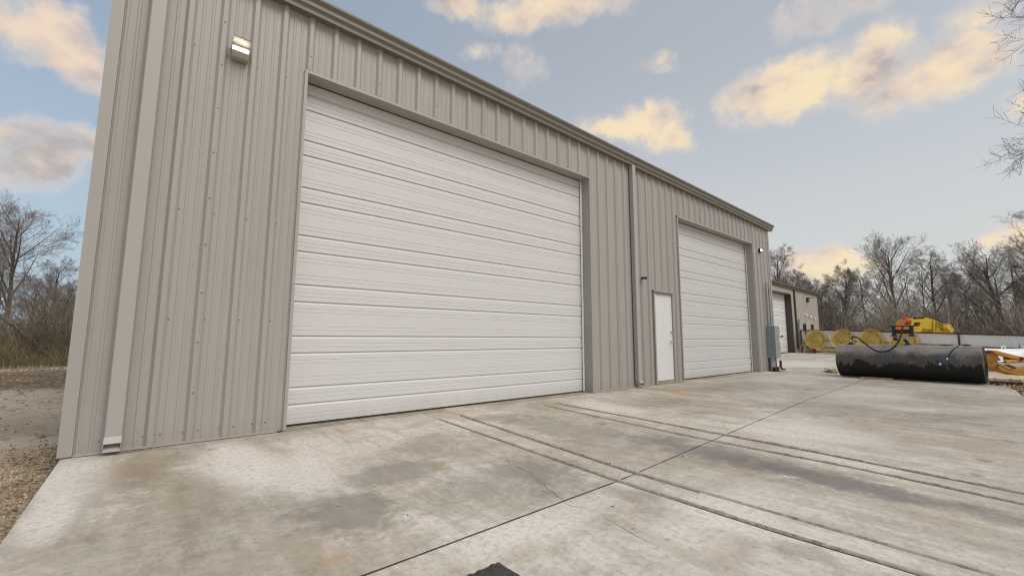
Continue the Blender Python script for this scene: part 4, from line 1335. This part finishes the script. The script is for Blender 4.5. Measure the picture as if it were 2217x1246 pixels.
# hay baler behind the fence
def baler():
    D = 33.
    p = at_depth(2000, 715, D)
    ax = Vector((r2.x, r2.y, 0)).normalized(); dp = Vector((fwd.x, fwd.y, 0)).normalized()
    t = thing('hay_baler', 'yellow hay baler with slanted sides showing above the fence', 'baler', (0, 0, 0))
    def P(u, v, o=0.): return at_depth(u, v, D) + dp*o
    # front face with opening, wedge body
    F = [(1968.5, 716), (1974.5, 691.5), (2001.5, 689.5), (1994, 716)]
    q = MB(); th = 1.2
    sidept = [(1994, 716), (2001.5, 689.5), (2004, 686.5), (2020, 691), (2021.5, 718)]
    q.poly([P(*p_) for p_ in sidept])
    q.poly([P(u, v, 0) for u, v in [(2021.5, 718), (2020, 691), (2034, 698), (2046, 706), (2048, 720)]])
    # front frame
    O = [(1975.5, 710), (1979, 697.5), (1994, 697), (1990, 709)]
    fo = [(1968.5, 720), (1974.5, 691.5), (2001.5, 689.5), (1994, 720)]
    for k in range(4):
        q.poly([P(*fo[k]), P(*fo[(k+1) % 4]), P(*O[(k+1) % 4]), P(*O[k])])
    for k in range(4):
        q.poly([P(*O[k]), P(*O[(k+1) % 4]), P(*O[(k+1) % 4], .5), P(*O[k], .5)])
    # top, back
    q.poly([P(1974.5, 691.5), P(2001.5, 689.5), P(2001.5, 689.5, 1.3), P(1974.5, 691.5, 1.3)])
    q.poly([P(2001.5, 689.5), P(2004, 686.5), P(2004, 686.5, 1.3), P(2001.5, 689.5, 1.3)])
    q.poly([P(2004, 686.5), P(2020, 691), P(2020, 691, 1.3), P(2004, 686.5, 1.3)])
    q.poly([P(2020, 691), P(2034, 698), P(2034, 698, 1.3), P(2020, 691, 1.3)])
    q.poly([P(2034, 698), P(2046, 706), P(2046, 706, 1.3), P(2034, 698, 1.3)])
    q.poly([P(2046, 706), P(2048, 720), P(2048, 720, 1.3), P(2046, 706, 1.3)])
    q.poly([P(1968.5, 720, 1.3), P(1974.5, 691.5, 1.3), P(2004, 686.5, 1.3), P(2034, 698, 1.3), P(2046, 706, 1.3), P(2048, 720, 1.3)])
    q.poly([P(1968.5, 720), P(1974.5, 691.5), P(1974.5, 691.5, 1.3), P(1968.5, 720, 1.3)])
    # chassis down to the ground
    a, b_ = P(1968.5, 720), P(2048, 720)
    for c0, c1 in ((a, b_),):
        q.poly([c0, c1, Vector((c1.x, c1.y, -.1)), Vector((c0.x, c0.y, -.1))])
        q.poly([c0+dp*1.3, c1+dp*1.3, Vector((c1.x, c1.y, -.1))+dp*1.3, Vector((c0.x, c0.y, -.1))+dp*1.3])
    q.build('body', M_BALE, t)
    q = MB(); q.poly([P(u, v, .5) for u, v in O]); q.build('opening', M_DARK, t)
    q = MB(); q.obox(P(1978, 708, .02), P(1990.5, 707.5, .02), .10, .10); q.obox(P(1983, 697.5, .2), P(1981, 708, .2), .12, .10); q.build('crossbar', M_BALE, t)
    q = MB(); q.obox(P(1986, 688.5, .2), P(2003, 687, .2), .3, .12); q.build('top_bar', M_DARK, t)
    q = MB(); q.obox(P(2025, 701.5, -.05), P(2024, 718, -.05), .06, .06); q.obox(P(2029, 704, -.05), P(2041, 716, -.05), .03, .03); q.obox(P(2021, 695, -.04), P(2047, 708, -.04), .03, .05); q.build('rail', M_DARK, t)
    q = MB(); q.obox(P(2020.5, 692, -.03), P(2021.5, 719, -.03), .12, .14); q.build('edge_post', M_BALE, t)
    q = MB(); q.obox(P(2041, 705, -.1), P(2053, 717, -.1), .5, .35); q.obox(P(2044, 703, -.1), P(2052, 706, -.1), .3, .2); q.build('tail_gate', M_BALE, t)
    tx = bpy.data.curves.new('lettering', 'FONT'); tx.body = 'Vermeer'; tx.size = 1.12; tx.shear = .28; tx.extrude = .01; tx.offset = .018
    tx.materials.append(M_BLACKPLAST)
    tmp = bpy.data.objects.new('lettering_curve', tx)
    tm = bpy.data.meshes.new_from_object(tmp); bpy.data.objects.remove(tmp)
    if not tm.materials: tm.materials.append(M_BLACKPLAST)
    to = link('lettering', tm, t)
    o_ = P(1996.2, 715.2, -.06)
    Mx = Matrix.Identity(4)
    u_ = (P(2020, 716.2) - P(1996, 715.2)).normalized(); z_ = Vector((0, 0, 1)); zz = (z_ - u_*z_.dot(u_)).normalized(); nn = u_.cross(zz)
    for i in range(3): Mx[i][0] = u_[i]*.185; Mx[i][1] = zz[i]*.24; Mx[i][2] = nn[i]*.185; Mx[i][3] = o_[i]
    to.matrix_world = Mx
    return t
baler()

arm = thing('loader_arm', 'red-orange steel loader arm rising at a slant behind the fence left of the yellow baler', 'loader arm', (0, 0, 0))
P = lambda u, v, d=33.: at_depth(u, v, d)
q = MB(); q.obox(P(1930, 724), P(1961, 690), .17, .20); q.obox(P(1925, 745), P(1934, 719), .17, .2); q.build('beam', M_REDARM, arm, bevel=.02)
q = MB(); q.obox(P(1957, 688.5), P(1964, 689), .20, .15); q.obox(P(1961, 690), P(1970, 697), .11, .13); q.obox(P(1968, 694), P(1966, 703), .14, .11); q.tube([P(1969, 696, 32.8), P(1969, 696, 33.4)], .13, 10); q.build('knuckle', M_REDARM, arm, bevel=.015)
q = MB(); q.tube([P(1961, 697), P(1968, 702)], .04, 6); q.tube([P(1958, 701), P(1972, 701.5)], .035, 6); q.build('link', M_DARK, arm)

# rusty plate near the slab's corner, dark car-cover shape behind the tank
pl3 = on_z(2192, 838, -.15)
rp = tag(MB().box(-.16, -.28, 0, .16, .28, .16).box(-.19, -.31, .16, .19, .31, .175).build('steel_box', M_RUST, bevel=.006), 'rust-brown steel box in the dirt at the corner of the concrete', 'steel box')
rp.location = (pl3.x+.3, pl3.y+.12, -.20); rp.rotation_euler = (0, 0, .15)
mt = thing('rubber_mat', 'corner of a black rubber mat on the concrete at the bottom edge', 'mat', (.050, -3.842, 0), math.radians(1))
q = MB()
N_ = 26
G = [[(-i*.014, -j*.014, .012+.007*mnoise.noise(Vector((i*.55, j*.35, 4.)))) for j in range(N_)] for i in range(N_)]
for i in range(N_-1):
    for j in range(N_-1): q.quad(G[i][j], G[i][j+1], G[i+1][j+1], G[i+1][j])
q.build('top', M_RUBBER2, mt, smooth=True)
q = MB(); q.box(-.35, -.35, .001, 0, 0, .006); q.build('edge', M_RUBBER2, mt)

# dark tarp heaped behind the tank
tp = at_depth(1997, 752, 22.)
tg = [[None]*9 for _ in range(9)]
for i in range(9):
    for j in range(9):
        a_, b_ = i/4-1, j/4-1
        h_ = max(0, 1-a_*a_)*max(0, 1-b_*b_)
        tg[i][j] = (a_*.62, b_*.45, h_**.6*(tp.z+.42+.16)+.03*mnoise.noise(Vector((a_*3, b_*3, 1))))
q = MB()
for i in range(8):
    for j in range(8): q.quad(tg[i][j], tg[i+1][j], tg[i+1][j+1], tg[i][j+1])
tpo = tag(q.build('tarp', M_BLACKPLAST, smooth=True), 'dark plastic tarp heaped on the ground between the black tank and the fence', 'tarp')
tpo.location = (tp.x, tp.y, -.5)

# yard lamp and wires
pl_b = at_depth(2197, 640, 44.)
yl = thing('yard_lamp', 'dark pole-mounted yard lamp on a curved arm among the trees at far right', 'lamp post', (pl_b.x, pl_b.y, -.4))
hgt = at_depth(2197, 575, 44.).z+.4
sx_ = Vector((r2.x, r2.y, 0)).normalized()
q = MB(); q.tube([(0, 0, 0), (0, 0, hgt-.3), (sx_.x*.05, sx_.y*.05, hgt-.08), (sx_.x*.3, sx_.y*.3, hgt)], [.09, .06, .05, .05], 8); q.build('pole', M_WOOD2, yl, smooth=True)
q = MB(); q.tube([(sx_.x*.22, sx_.y*.22, hgt+.02), (sx_.x*.45, sx_.y*.45, hgt+.02), (sx_.x*.62, sx_.y*.62, hgt-.06)], [.12, .2, .16], 10); q.build('lamp_head', M_BLACKPLAST, yl, smooth=True)
for i, (v0, v1, lb) in enumerate([(662, 646, 'lower thin overhead wire strung in front of the far trees'), (577, 579, 'upper thin overhead wire running to the yard lamp at far right')]):
    a, b_ = (at_depth(1700, v0, 50), at_depth(2330, v1, 40)) if i == 0 else (at_depth(2100, v0-2, 46), at_depth(2330, v1, 43))
    pts = [a.lerp(b_, k/12) - Vector((0, 0, 1))*(.5*4*(k/12)*(1-k/12)) for k in range(13)]
    q = MB(); q.tube(pts, .012, 4); tag(q.build('overhead_wire', M_BLACKPLAST), lb, 'wire')


# ------------------------------------------------------------------ bare trees
def gen_tree(seed, H, spread=.45, fork=.35, lean=0., n1=9, rbase=None, dense=1.0, upcurl=.25, crown_lo=.3, fine=False):
    rnd = random.Random(seed)
    tr, cr = MB(), MB()
    rb = rbase or H*.017
    def vec_rand(): return Vector((rnd.gauss(0, 1), rnd.gauss(0, 1), rnd.gauss(0, 1))).normalized()
    def grow(p, d, L, r, lvl):
        nseg = ((9, 8, 8, 6, 4) if fine else (9, 6, 5, 3, 2))[lvl]
        pts, rad = [p], [r]
        wob = ((.045, .08, .11, .16, .20) if fine else (.045, .085, .11, .13, .14))[lvl]
        for i in range(nseg):
            d = (d + vec_rand()*wob + Vector((0, 0, 1))*(upcurl*(.30, .30, .22, .14, .08)[lvl] if lvl else .05)).normalized()
            p = p + d*(L/nseg)
            pts.append(p)
            tip = (.30, .25, .25, .3, .45)[lvl]
            rad.append(max(.0028 if fine else .0055, r*(1-(1-tip)*(i+1)/nseg)))
        (tr if lvl < 2 else cr).tube(pts, rad, (9, 6, 4, 3, 3)[lvl], False)
        if lvl == 4: return
        nch = ((n1, 11, 10, 8) if fine else (n1, 8, 7, 7))[lvl]
        nch = max(2, int(round(nch*dense*rnd.uniform(.8, 1.2))))
        for c in range(nch):
            t0 = crown_lo if lvl == 0 else .2
            t = t0 + (1-t0)*((c+rnd.random())/nch)
            f = t*nseg; i = min(nseg-1, int(f)); q_ = pts[i].lerp(pts[i+1], f-i)
            dd = (pts[i+1]-pts[i]).normalized()
            perp = dd.cross(vec_rand()).normalized()
            if lvl == 0:
                ph = c*2.4+rnd.uniform(-.5, .5); perp = Vector((math.cos(ph), math.sin(ph), .1))
            ang = math.radians(rnd.uniform(32, 62)) if lvl else math.radians(rnd.uniform(28, 65)*(1.15-.45*t))*(.6+spread)
            nd = (dd*math.cos(ang) + perp*math.sin(ang)).normalized()
            if lvl == 0: cl_ = H*spread*rnd.uniform(.75, 1.15)*(1.15-.62*t)
            else: cl_ = L*rnd.uniform(.40, .66)*(1.15-.45*t)*(.72 if fine else 1)
            rr = rad[i]*(rnd.uniform(.34, .5) if fine else rnd.uniform(.42, .68))
            grow(q_, nd, max(cl_, .25), max(rr, .0035 if fine else .007), lvl+1)
    grow(Vector((0, 0, -.2)), Vector((lean, 0, 1)).normalized(), H*.92, rb, 0)
    return tr, cr


protos = []
def make_proto(*a, **k):
    tr, cr = gen_tree(*a, **k)
    def me(mb, nm, mt_):
        m_ = bpy.data.meshes.new(nm); m_.from_pydata(mb.v, [], mb.f); m_.update(); m_.materials.append(mt_)
        m_.polygons.foreach_set('use_smooth', [True]*len(m_.polygons)); return m_
    return me(tr, 'trunk', M_BARK), me(cr, 'crown', M_TWIG)


PR0 = make_proto(11, 12, .46, n1=12, crown_lo=.30, upcurl=.35)           # broad vase
PR1 = make_proto(23, 11, .34, n1=11, crown_lo=.35, upcurl=.3)            # slimmer
PR2 = make_proto(31, 10, .55, n1=9, lean=.28, crown_lo=.28, upcurl=.2, rbase=.26)   # leaning spreading
PR3 = make_proto(47, 9, .42, n1=12, crown_lo=.18, dense=1.1, upcurl=.3)  # bushy
PR4 = make_proto(59, 12, .30, n1=10, crown_lo=.4, dense=.8, rbase=.13)   # thin pole tree


def tree(pr, loc, s, rz, label, group=None):
    t = thing('bare_tree', label, 'tree', loc, rz, group)
    t.scale = (s, s, s)
    link('trunk', pr[0], t); link('crown', pr[1], t)
    return t


def tree_px(pr, u, v_top, depth, H0, rz, label, group, zb=None, s=None):
    """stand a tree on the ground so that its top reaches the height it has above the yard"""
    top = at_depth(u, v_top, depth)
    zb = terrain_z(top.x, top.y)-.1 if zb is None else zb
    s = (top.z - zb)/H0 if s is None else s
    return tree(pr, (top.x, top.y, zb), s, rz, label, group)


GR = 'bare trees beyond the fence'
tree_px(PR0, 1924, 533, 52, 12, .3, 'tallest broad bare tree with a straight trunk rising behind the third rake wheel', GR)
tree_px(PR1, 2012, 552, 55, 11, 1.3, 'slender forked bare tree standing right behind the yellow baler', GR)
tree_px(PR2, 2168, 548, 44, 10.4, 2.62, 'big leaning bare oak with spreading limbs behind the white propane tank', GR)
tree_px(PR0, 2262, 470, 40, 12, 2.1, 'large bare tree cut by the right edge of the photo behind the yard lamp', GR)
tree_px(PR3, 1825, 596, 56, 9, .9, 'bushy bare tree behind the second rake wheel', GR)
tree_px(PR1, 1868, 590, 62, 11, 2.2, 'narrow bare tree left of the tallest one', GR)
tree_px(PR4, 1966, 585, 58, 12, .1, 'thin straight bare tree behind the red-orange loader arm', GR)
tree_px(PR4, 1988, 575, 60, 12, 2.0, 'thin bare pole tree behind the left side of the yellow baler', GR)
tree_px(PR3, 2083, 600, 56, 9, 1.9, 'small bare tree behind the fence post left of the propane tank', GR)
tree_px(PR1, 2110, 590, 62, 11, .4, 'faint bare tree just left of the big leaning oak', GR)
tree_px(PR3, 1775, 625, 52, 9, 2.9, 'low bushy bare tree at the right corner of the farther workshop', GR)
tree_px(PR4, 1795, 612, 64, 12, 1.0, 'thin bare tree behind the first rake wheel', GR)
tree_px(PR1, 2055, 580, 66, 11, 3.0, 'distant bare tree between the baler and the leaning oak', GR)
tree_px(PR0, 2215, 540, 58, 12, 1.1, 'wide bare tree deep behind the yard lamp', GR)
tree_px(PR3, 2240, 620, 40, 9, .2, 'bushy bare tree under the large tree at the right edge of the photo', GR)
tree_px(PR1, 1672, 545, 50, 11, .6, 'bare tree peeking over the farther workshop by the near roof corner', GR)
tree_px(PR3, 1716, 604, 60, 9, 1.6, 'low bare treetop over the middle of the farther workshop roof', GR)
tree_px(PR3, 1748, 615, 66, 9, .2, 'faint bare treetop over the right end of the farther workshop roof', GR)

GL = 'bare trees at the wood left of the near workshop'
tree_px(PR0, 42, 470, 30, 12, 2.2, 'tall round-crowned bare tree at the far left edge beyond the bare dirt', GL)
tree_px(PR1, 118, 570, 32, 11, .8, 'bare tree touching the left corner of the near workshop', GL)
tree_px(PR3, 80, 610, 27, 9, 1.4, 'bushy bare tree in front of the round-crowned one', GL)
tree_px(PR3, 145, 630, 25, 9, 2.9, 'low bushy bare tree tight against the building corner', GL)
tree_px(PR1, -30, 520, 34, 11, .2, 'bare tree partly cut by the left edge of the photo', GL)
tree_px(PR4, 20, 570, 36, 12, 1.7, 'thin bare tree between the two left edge trees', GL)
tree_px(PR1, 400, 250, 20, 11, 1.9, 'bare tree hidden behind the near workshop with twigs reaching past its left corner', GL)
# leaning dead trunk
lt = thing('fallen_trunk', 'dead grey trunk leaning across the brush left of the building corner', 'fallen tree', (0, 0, 0))
b_ = on_z(127, 790, -.16); a = at_depth(-25, 668, (b_-CAM).dot(fwd)*.95)
pts = cat_pts([a, a.lerp(b_, .3)+Vector((0, 0, .14)), a.lerp(b_, .65)+Vector((0, 0, .10)), b_], 5)
q = MB(); q.tube(pts, [.065+.05*i/len(pts)+random.uniform(-.012, .012) for i in range(len(pts))], 8); q.build('trunk', M_DEAD, lt, smooth=True)
q = MB()
for k, (t, dx, dz) in enumerate([(.3, .9, .6), (.5, -.4, .9), (.62, .8, -.3), (.15, .5, .8)]):
    o_ = a.lerp(b_, t); q.tube([o_, o_+Vector((dx*.5, .1, dz*.5)), o_+Vector((dx, .3, dz*.9))], [.035, .025, .012], 5)
q.build('branch', M_DEAD, lt, smooth=True)

# near tree just outside the right of the frame: its fine branches reach into view
nt_tree = make_proto(71, 12, .46, n1=17, crown_lo=.14, upcurl=.05, dense=1.0, fine=True, rbase=.11)
tn_ = tree(nt_tree, (12.6, -9.0, -.5), 1.0, .4, 'near bare tree outside the right edge, only branch tips showing against the sky')


# ------------------------------------------------------------------ thickets (uncountable brush)
def thicket(name, pts_fn, n, hmin, hmax, seed, r0, mat, label):
    rs = np.random.RandomState(seed)
    base = pts_fn(rs, n)
    h = rs.uniform(hmin, hmax, n)*rs.uniform(.5, 1, n)
    tilt = rs.normal(0, .42, (n, 2))
    bend = rs.normal(0, .28, (n, 2))
    lat = np.arctan2(base[:, 0]-cx, base[:, 1]-cy)
    hm = .78+.24*np.sin(lat*37+seed)+.16*np.sin(lat*91+2*seed)
    h = h*np.clip(hm, .45, 1.25)
    z0 = rs.uniform(0, 1, n)**2 * (hmax-hmin)*.62*np.clip(hm, .4, 1.2)
    r = r0*rs.uniform(.4, 1.4, n)
    K = 4
    P = np.zeros((n, K, 3))
    for k in range(K):
        t = k/(K-1)
        P[:, k, 0] = base[:, 0] + (tilt[:, 0]*t + bend[:, 0]*t*t)*h*.7 + rs.normal(0, .04, n)*h*t
        P[:, k, 1] = base[:, 1] + (tilt[:, 1]*t + bend[:, 1]*t*t)*h*.7 + rs.normal(0, .04, n)*h*t
        P[:, k, 2] = base[:, 2] + z0 + h*t*.62
    R = r[:, None]*np.linspace(1, .35, K)[None]
    V = np.zeros((n, K, 3, 3))
    for j in range(3):
        a_ = 2*PI*j/3
        V[:, :, j, 0] = P[:, :, 0]+R*math.cos(a_); V[:, :, j, 1] = P[:, :, 1]+R*math.sin(a_); V[:, :, j, 2] = P[:, :, 2]+R*.3*math.sin(a_*2+1)
    V = V.reshape(-1, 3)
    idx = np.arange(n)[:, None, None]*K*3 + np.arange(K-1)[None, :, None]*3
    j = np.arange(3)[None, None, :]
    F = np.stack([idx+j, idx+(j+1) % 3, idx+3+(j+1) % 3, idx+3+j], -1).reshape(-1, 4)
    me = bpy.data.meshes.new(name)
    me.vertices.add(len(V)); me.vertices.foreach_set('co', V.ravel())
    me.loops.add(F.size); me.loops.foreach_set('vertex_index', F.ravel().astype(np.int32))
    me.polygons.add(len(F)); me.polygons.foreach_set('loop_start', np.arange(0, F.size, 4, dtype=np.int32)); me.polygons.foreach_set('loop_total', np.full(len(F), 4, dtype=np.int32))
    me.update(calc_edges=True); me.materials.append(mat)
    o = link(name, me); o['kind'] = 'stuff'; o['label'] = label; o['category'] = 'brush'
    return o


def pts_right(rs, n):
    a_ = np.radians(rs.uniform(66, 101, n)); d = rs.uniform(57, 84, n)
    x = cx+np.sin(a_)*d; y = cy+np.cos(a_)*d
    return np.stack([x, y, np.full(n, -.6)], 1)
thicket('woodland_brush', pts_right, 34000, 2.0, 8.6, 5, .021, M_TWIG2, 'dense pale grey-brown leafless brush filling the wood beyond the fence')
thicket('woodland_brush', pts_right, 24000, 2.0, 7.6, 15, .022, M_TWIG3, 'darker leafless stems mixed through the brush beyond the fence')
def pts_left(rs, n):
    a_ = np.radians(rs.uniform(-17, 3, n)); d = 27+rs.uniform(0, 1, n)**1.3*18
    return np.stack([cx+np.sin(a_)*d, cy+np.cos(a_)*d, np.full(n, -.2)], 1)
thicket('woodland_brush', pts_left, 12000, 1.0, 4.2, 6, .011, M_TWIG4, 'dense leafless brush at the wood edge left of the near workshop')
def pts_grass(rs, n):
    a_ = np.radians(rs.uniform(-19, 2, n)); d = rs.uniform(23.5, 29, n)
    return np.stack([cx+np.sin(a_)*d, cy+np.cos(a_)*d, np.full(n, -.15)], 1)
thicket('dry_grass', pts_grass, 9000, .2, 1.3, 8, .009, M_GRASS, 'straw-coloured dry grass along the foot of the left wood')


# cedar shrubs
def cedar(u, v_top, depth, w, label, seed):
    top = at_depth(u, v_top, depth); zb = -.6; H = top.z-zb
    t = thing('cedar_shrub', label, 'shrub', (top.x, top.y, zb), 0, 'dark evergreen cedars beyond the fence')
    rnd = random.Random(seed)
    q = MB(); q.tube([(0, 0, 0), (0, 0, H*.8)], [.09, .03], 6); q.build('trunk', M_BARK, t)
    q = MB()
    for i in range(2600):
        z = H*(rnd.random()**.8)*.97+.1
        rad = w*(1-(z/H)**1.3)*math.sqrt(rnd.random())*rnd.uniform(.6, 1.15)+.05
        a_ = rnd.uniform(0, 2*PI); c = Vector((rad*math.cos(a_), rad*math.sin(a_), z))
        s_ = rnd.uniform(.06, .17); d = Vector((math.cos(a_), math.sin(a_), rnd.uniform(-.3, .8))).normalized()
        sd_ = d.cross(Vector((rnd.gauss(0, 1), rnd.gauss(0, 1), rnd.gauss(0, 1)))).normalized()
        q.quad(c-sd_*s_*.35, c+d*s_*.6-sd_*s_*.2, c+d*s_*1.5, c+d*s_*.6+sd_*s_*.3)
    q.build('foliage', M_CEDAR, t)
    return t
cedar(2082, 672, 50, 2.4, 'dark green-brown cedar shrub above the fence between the baler and the leaning oak', 1)
cedar(2135, 690, 48, 1.8, 'lower cedar shrub above the fence beside the leaning oak trunk', 2)
cedar(2205, 625, 46, 1.9, 'tall dark cedar under the yard lamp at far right', 3)

# ------------------------------------------------------------------ leaf litter, clods
def leaves_at(gen, n, smin, smax, name, label, mat=M_LEAF, seed=4):
    rnd = random.Random(seed); mb = MB()
    for _ in range(n):
        x, y, z = gen(rnd); s_ = rnd.uniform(smin, smax); a_ = rnd.uniform(0, 2*PI)
        nrm = Vector((rnd.gauss(0, .45), rnd.gauss(0, .45), 1)).normalized()
        u_ = nrm.cross(Vector((math.cos(a_), math.sin(a_), 0))).normalized(); w_ = nrm.cross(u_)
        c = Vector((x, y, z)); cu = nrm*s_*rnd.uniform(.0, .35)
        p0, p1, p2, p3 = c-u_*s_+cu, c-w_*s_*.42, c+u_*s_+cu, c+w_*s_*.42
        i = len(mb.v); mb.v += [tuple(p) for p in (p0, p1, p2, p3, c)]
        mb.f += [(i, i+1, i+4), (i+1, i+2, i+4), (i+2, i+3, i+4), (i+3, i, i+4)]
    o = mb.build(name, mat, stuff=True); o['label'] = label; o['category'] = 'leaves'
    return o


def gz(x, y):
    p = Vector((x, y, 0))
    z = terrain_z(x, y)+.045*mnoise.fractal(p*.9, .9, 2.1, 5)+.018*mnoise.noise(p*5.0)+.06*smooth01((-1.9-x)/2.5)
    return min(z, -.03)
def g1(r):
    y = r.uniform(-5, 1.4); x = -1.84-abs(r.gauss(0, .34)); return x, y, gz(x, y)+r.uniform(.0, .06)
leaves_at(g1, 8000, .007, .019, 'leaf_litter', 'brown dead leaves drifted against the left edge of the concrete', seed=4)
def g2(r):
    x = r.uniform(-9, -1.85); y = r.uniform(-2, 16); return x, y, gz(x, y)+r.uniform(.0, .03)
leaves_at(g2, 6000, .008, .024, 'leaf_litter', 'scattered dead leaves over the bare dirt left of the building', seed=5)
def g3(r):
    p = Vector((14.3, -5.3)); x = 13.8+abs(r.gauss(0, 2.2)); y = -5.5-(x-13.8)*.1+r.gauss(0, .5); return x, y, terrain_z(x, y)+.03+r.uniform(0, .06)
leaves_at(g3, 900, .02, .06, 'leaf_litter', 'dead leaves in the dirt at the right corner of the concrete', seed=6)
lp = on_z(1810, 803)
def g4(r): return lp.x+r.gauss(-.9, .10), lp.y+r.gauss(-.08, .12), .01+abs(r.gauss(0, .06))
leaves_at(g4, 140, .03, .06, 'leaf_pile', 'small heap of dead leaves at the left end of the black tank', seed=7)


def clods(gen, n, smin, smax, name, label, mat, seed):
    rnd = random.Random(seed); mb = MB()
    for _ in range(n):
        x, y, z = gen(rnd); s_ = rnd.uniform(smin, smax)*rnd.uniform(.4, 1)
        i = len(mb.v)
        for q_ in ((1, 0, 0), (0, 1, 0), (-1, 0, 0), (0, -1, 0), (0, 0, .8), (0, 0, -.5)):
            k = s_*rnd.uniform(.6, 1.2); mb.v.append((x+q_[0]*k*1.3, y+q_[1]*k, z+q_[2]*k))
        for a_, b__ in ((0, 1), (1, 2), (2, 3), (3, 0)): mb.f += [(i+a_, i+b__, i+4), (i+b__, i+a_, i+5)]
    o = mb.build(name, mat, stuff=True); o['label'] = label; o['category'] = 'dirt'
    return o
def c1(r):
    x = r.uniform(-10, -1.9); y = r.uniform(-3, 20); return x, y, gz(x, y)
clods(c1, 2200, .012, .06, 'dirt_clods', 'loose clods and chips on the bare ground left of the building', M_CLOD, 1)
def c2(r):
    x = r.uniform(-10, -2); y = r.uniform(9, 18); return x, y, gz(x, y)
clods(c2, 2600, .02, .09, 'wood_chips', 'dark band of wood chips along the left wood edge', M_WOOD2, 2)
def c3(r):
    x = r.uniform(13.8, 22); y = r.uniform(-9, -4.6); return x, y, terrain_z(x, y)+.01
clods(c3, 1800, .015, .08, 'dirt_clods', 'loose dirt and gravel right of the black tank', M_CLOD, 3)
def g5(r):
    x = r.uniform(-1.6, 6); y = r.uniform(-4.8, -.3); return x, y, .004
leaves_at(g5, 46, .008, .022, 'leaf_scraps', 'a few leaf scraps and specks lying on the concrete', seed=9)
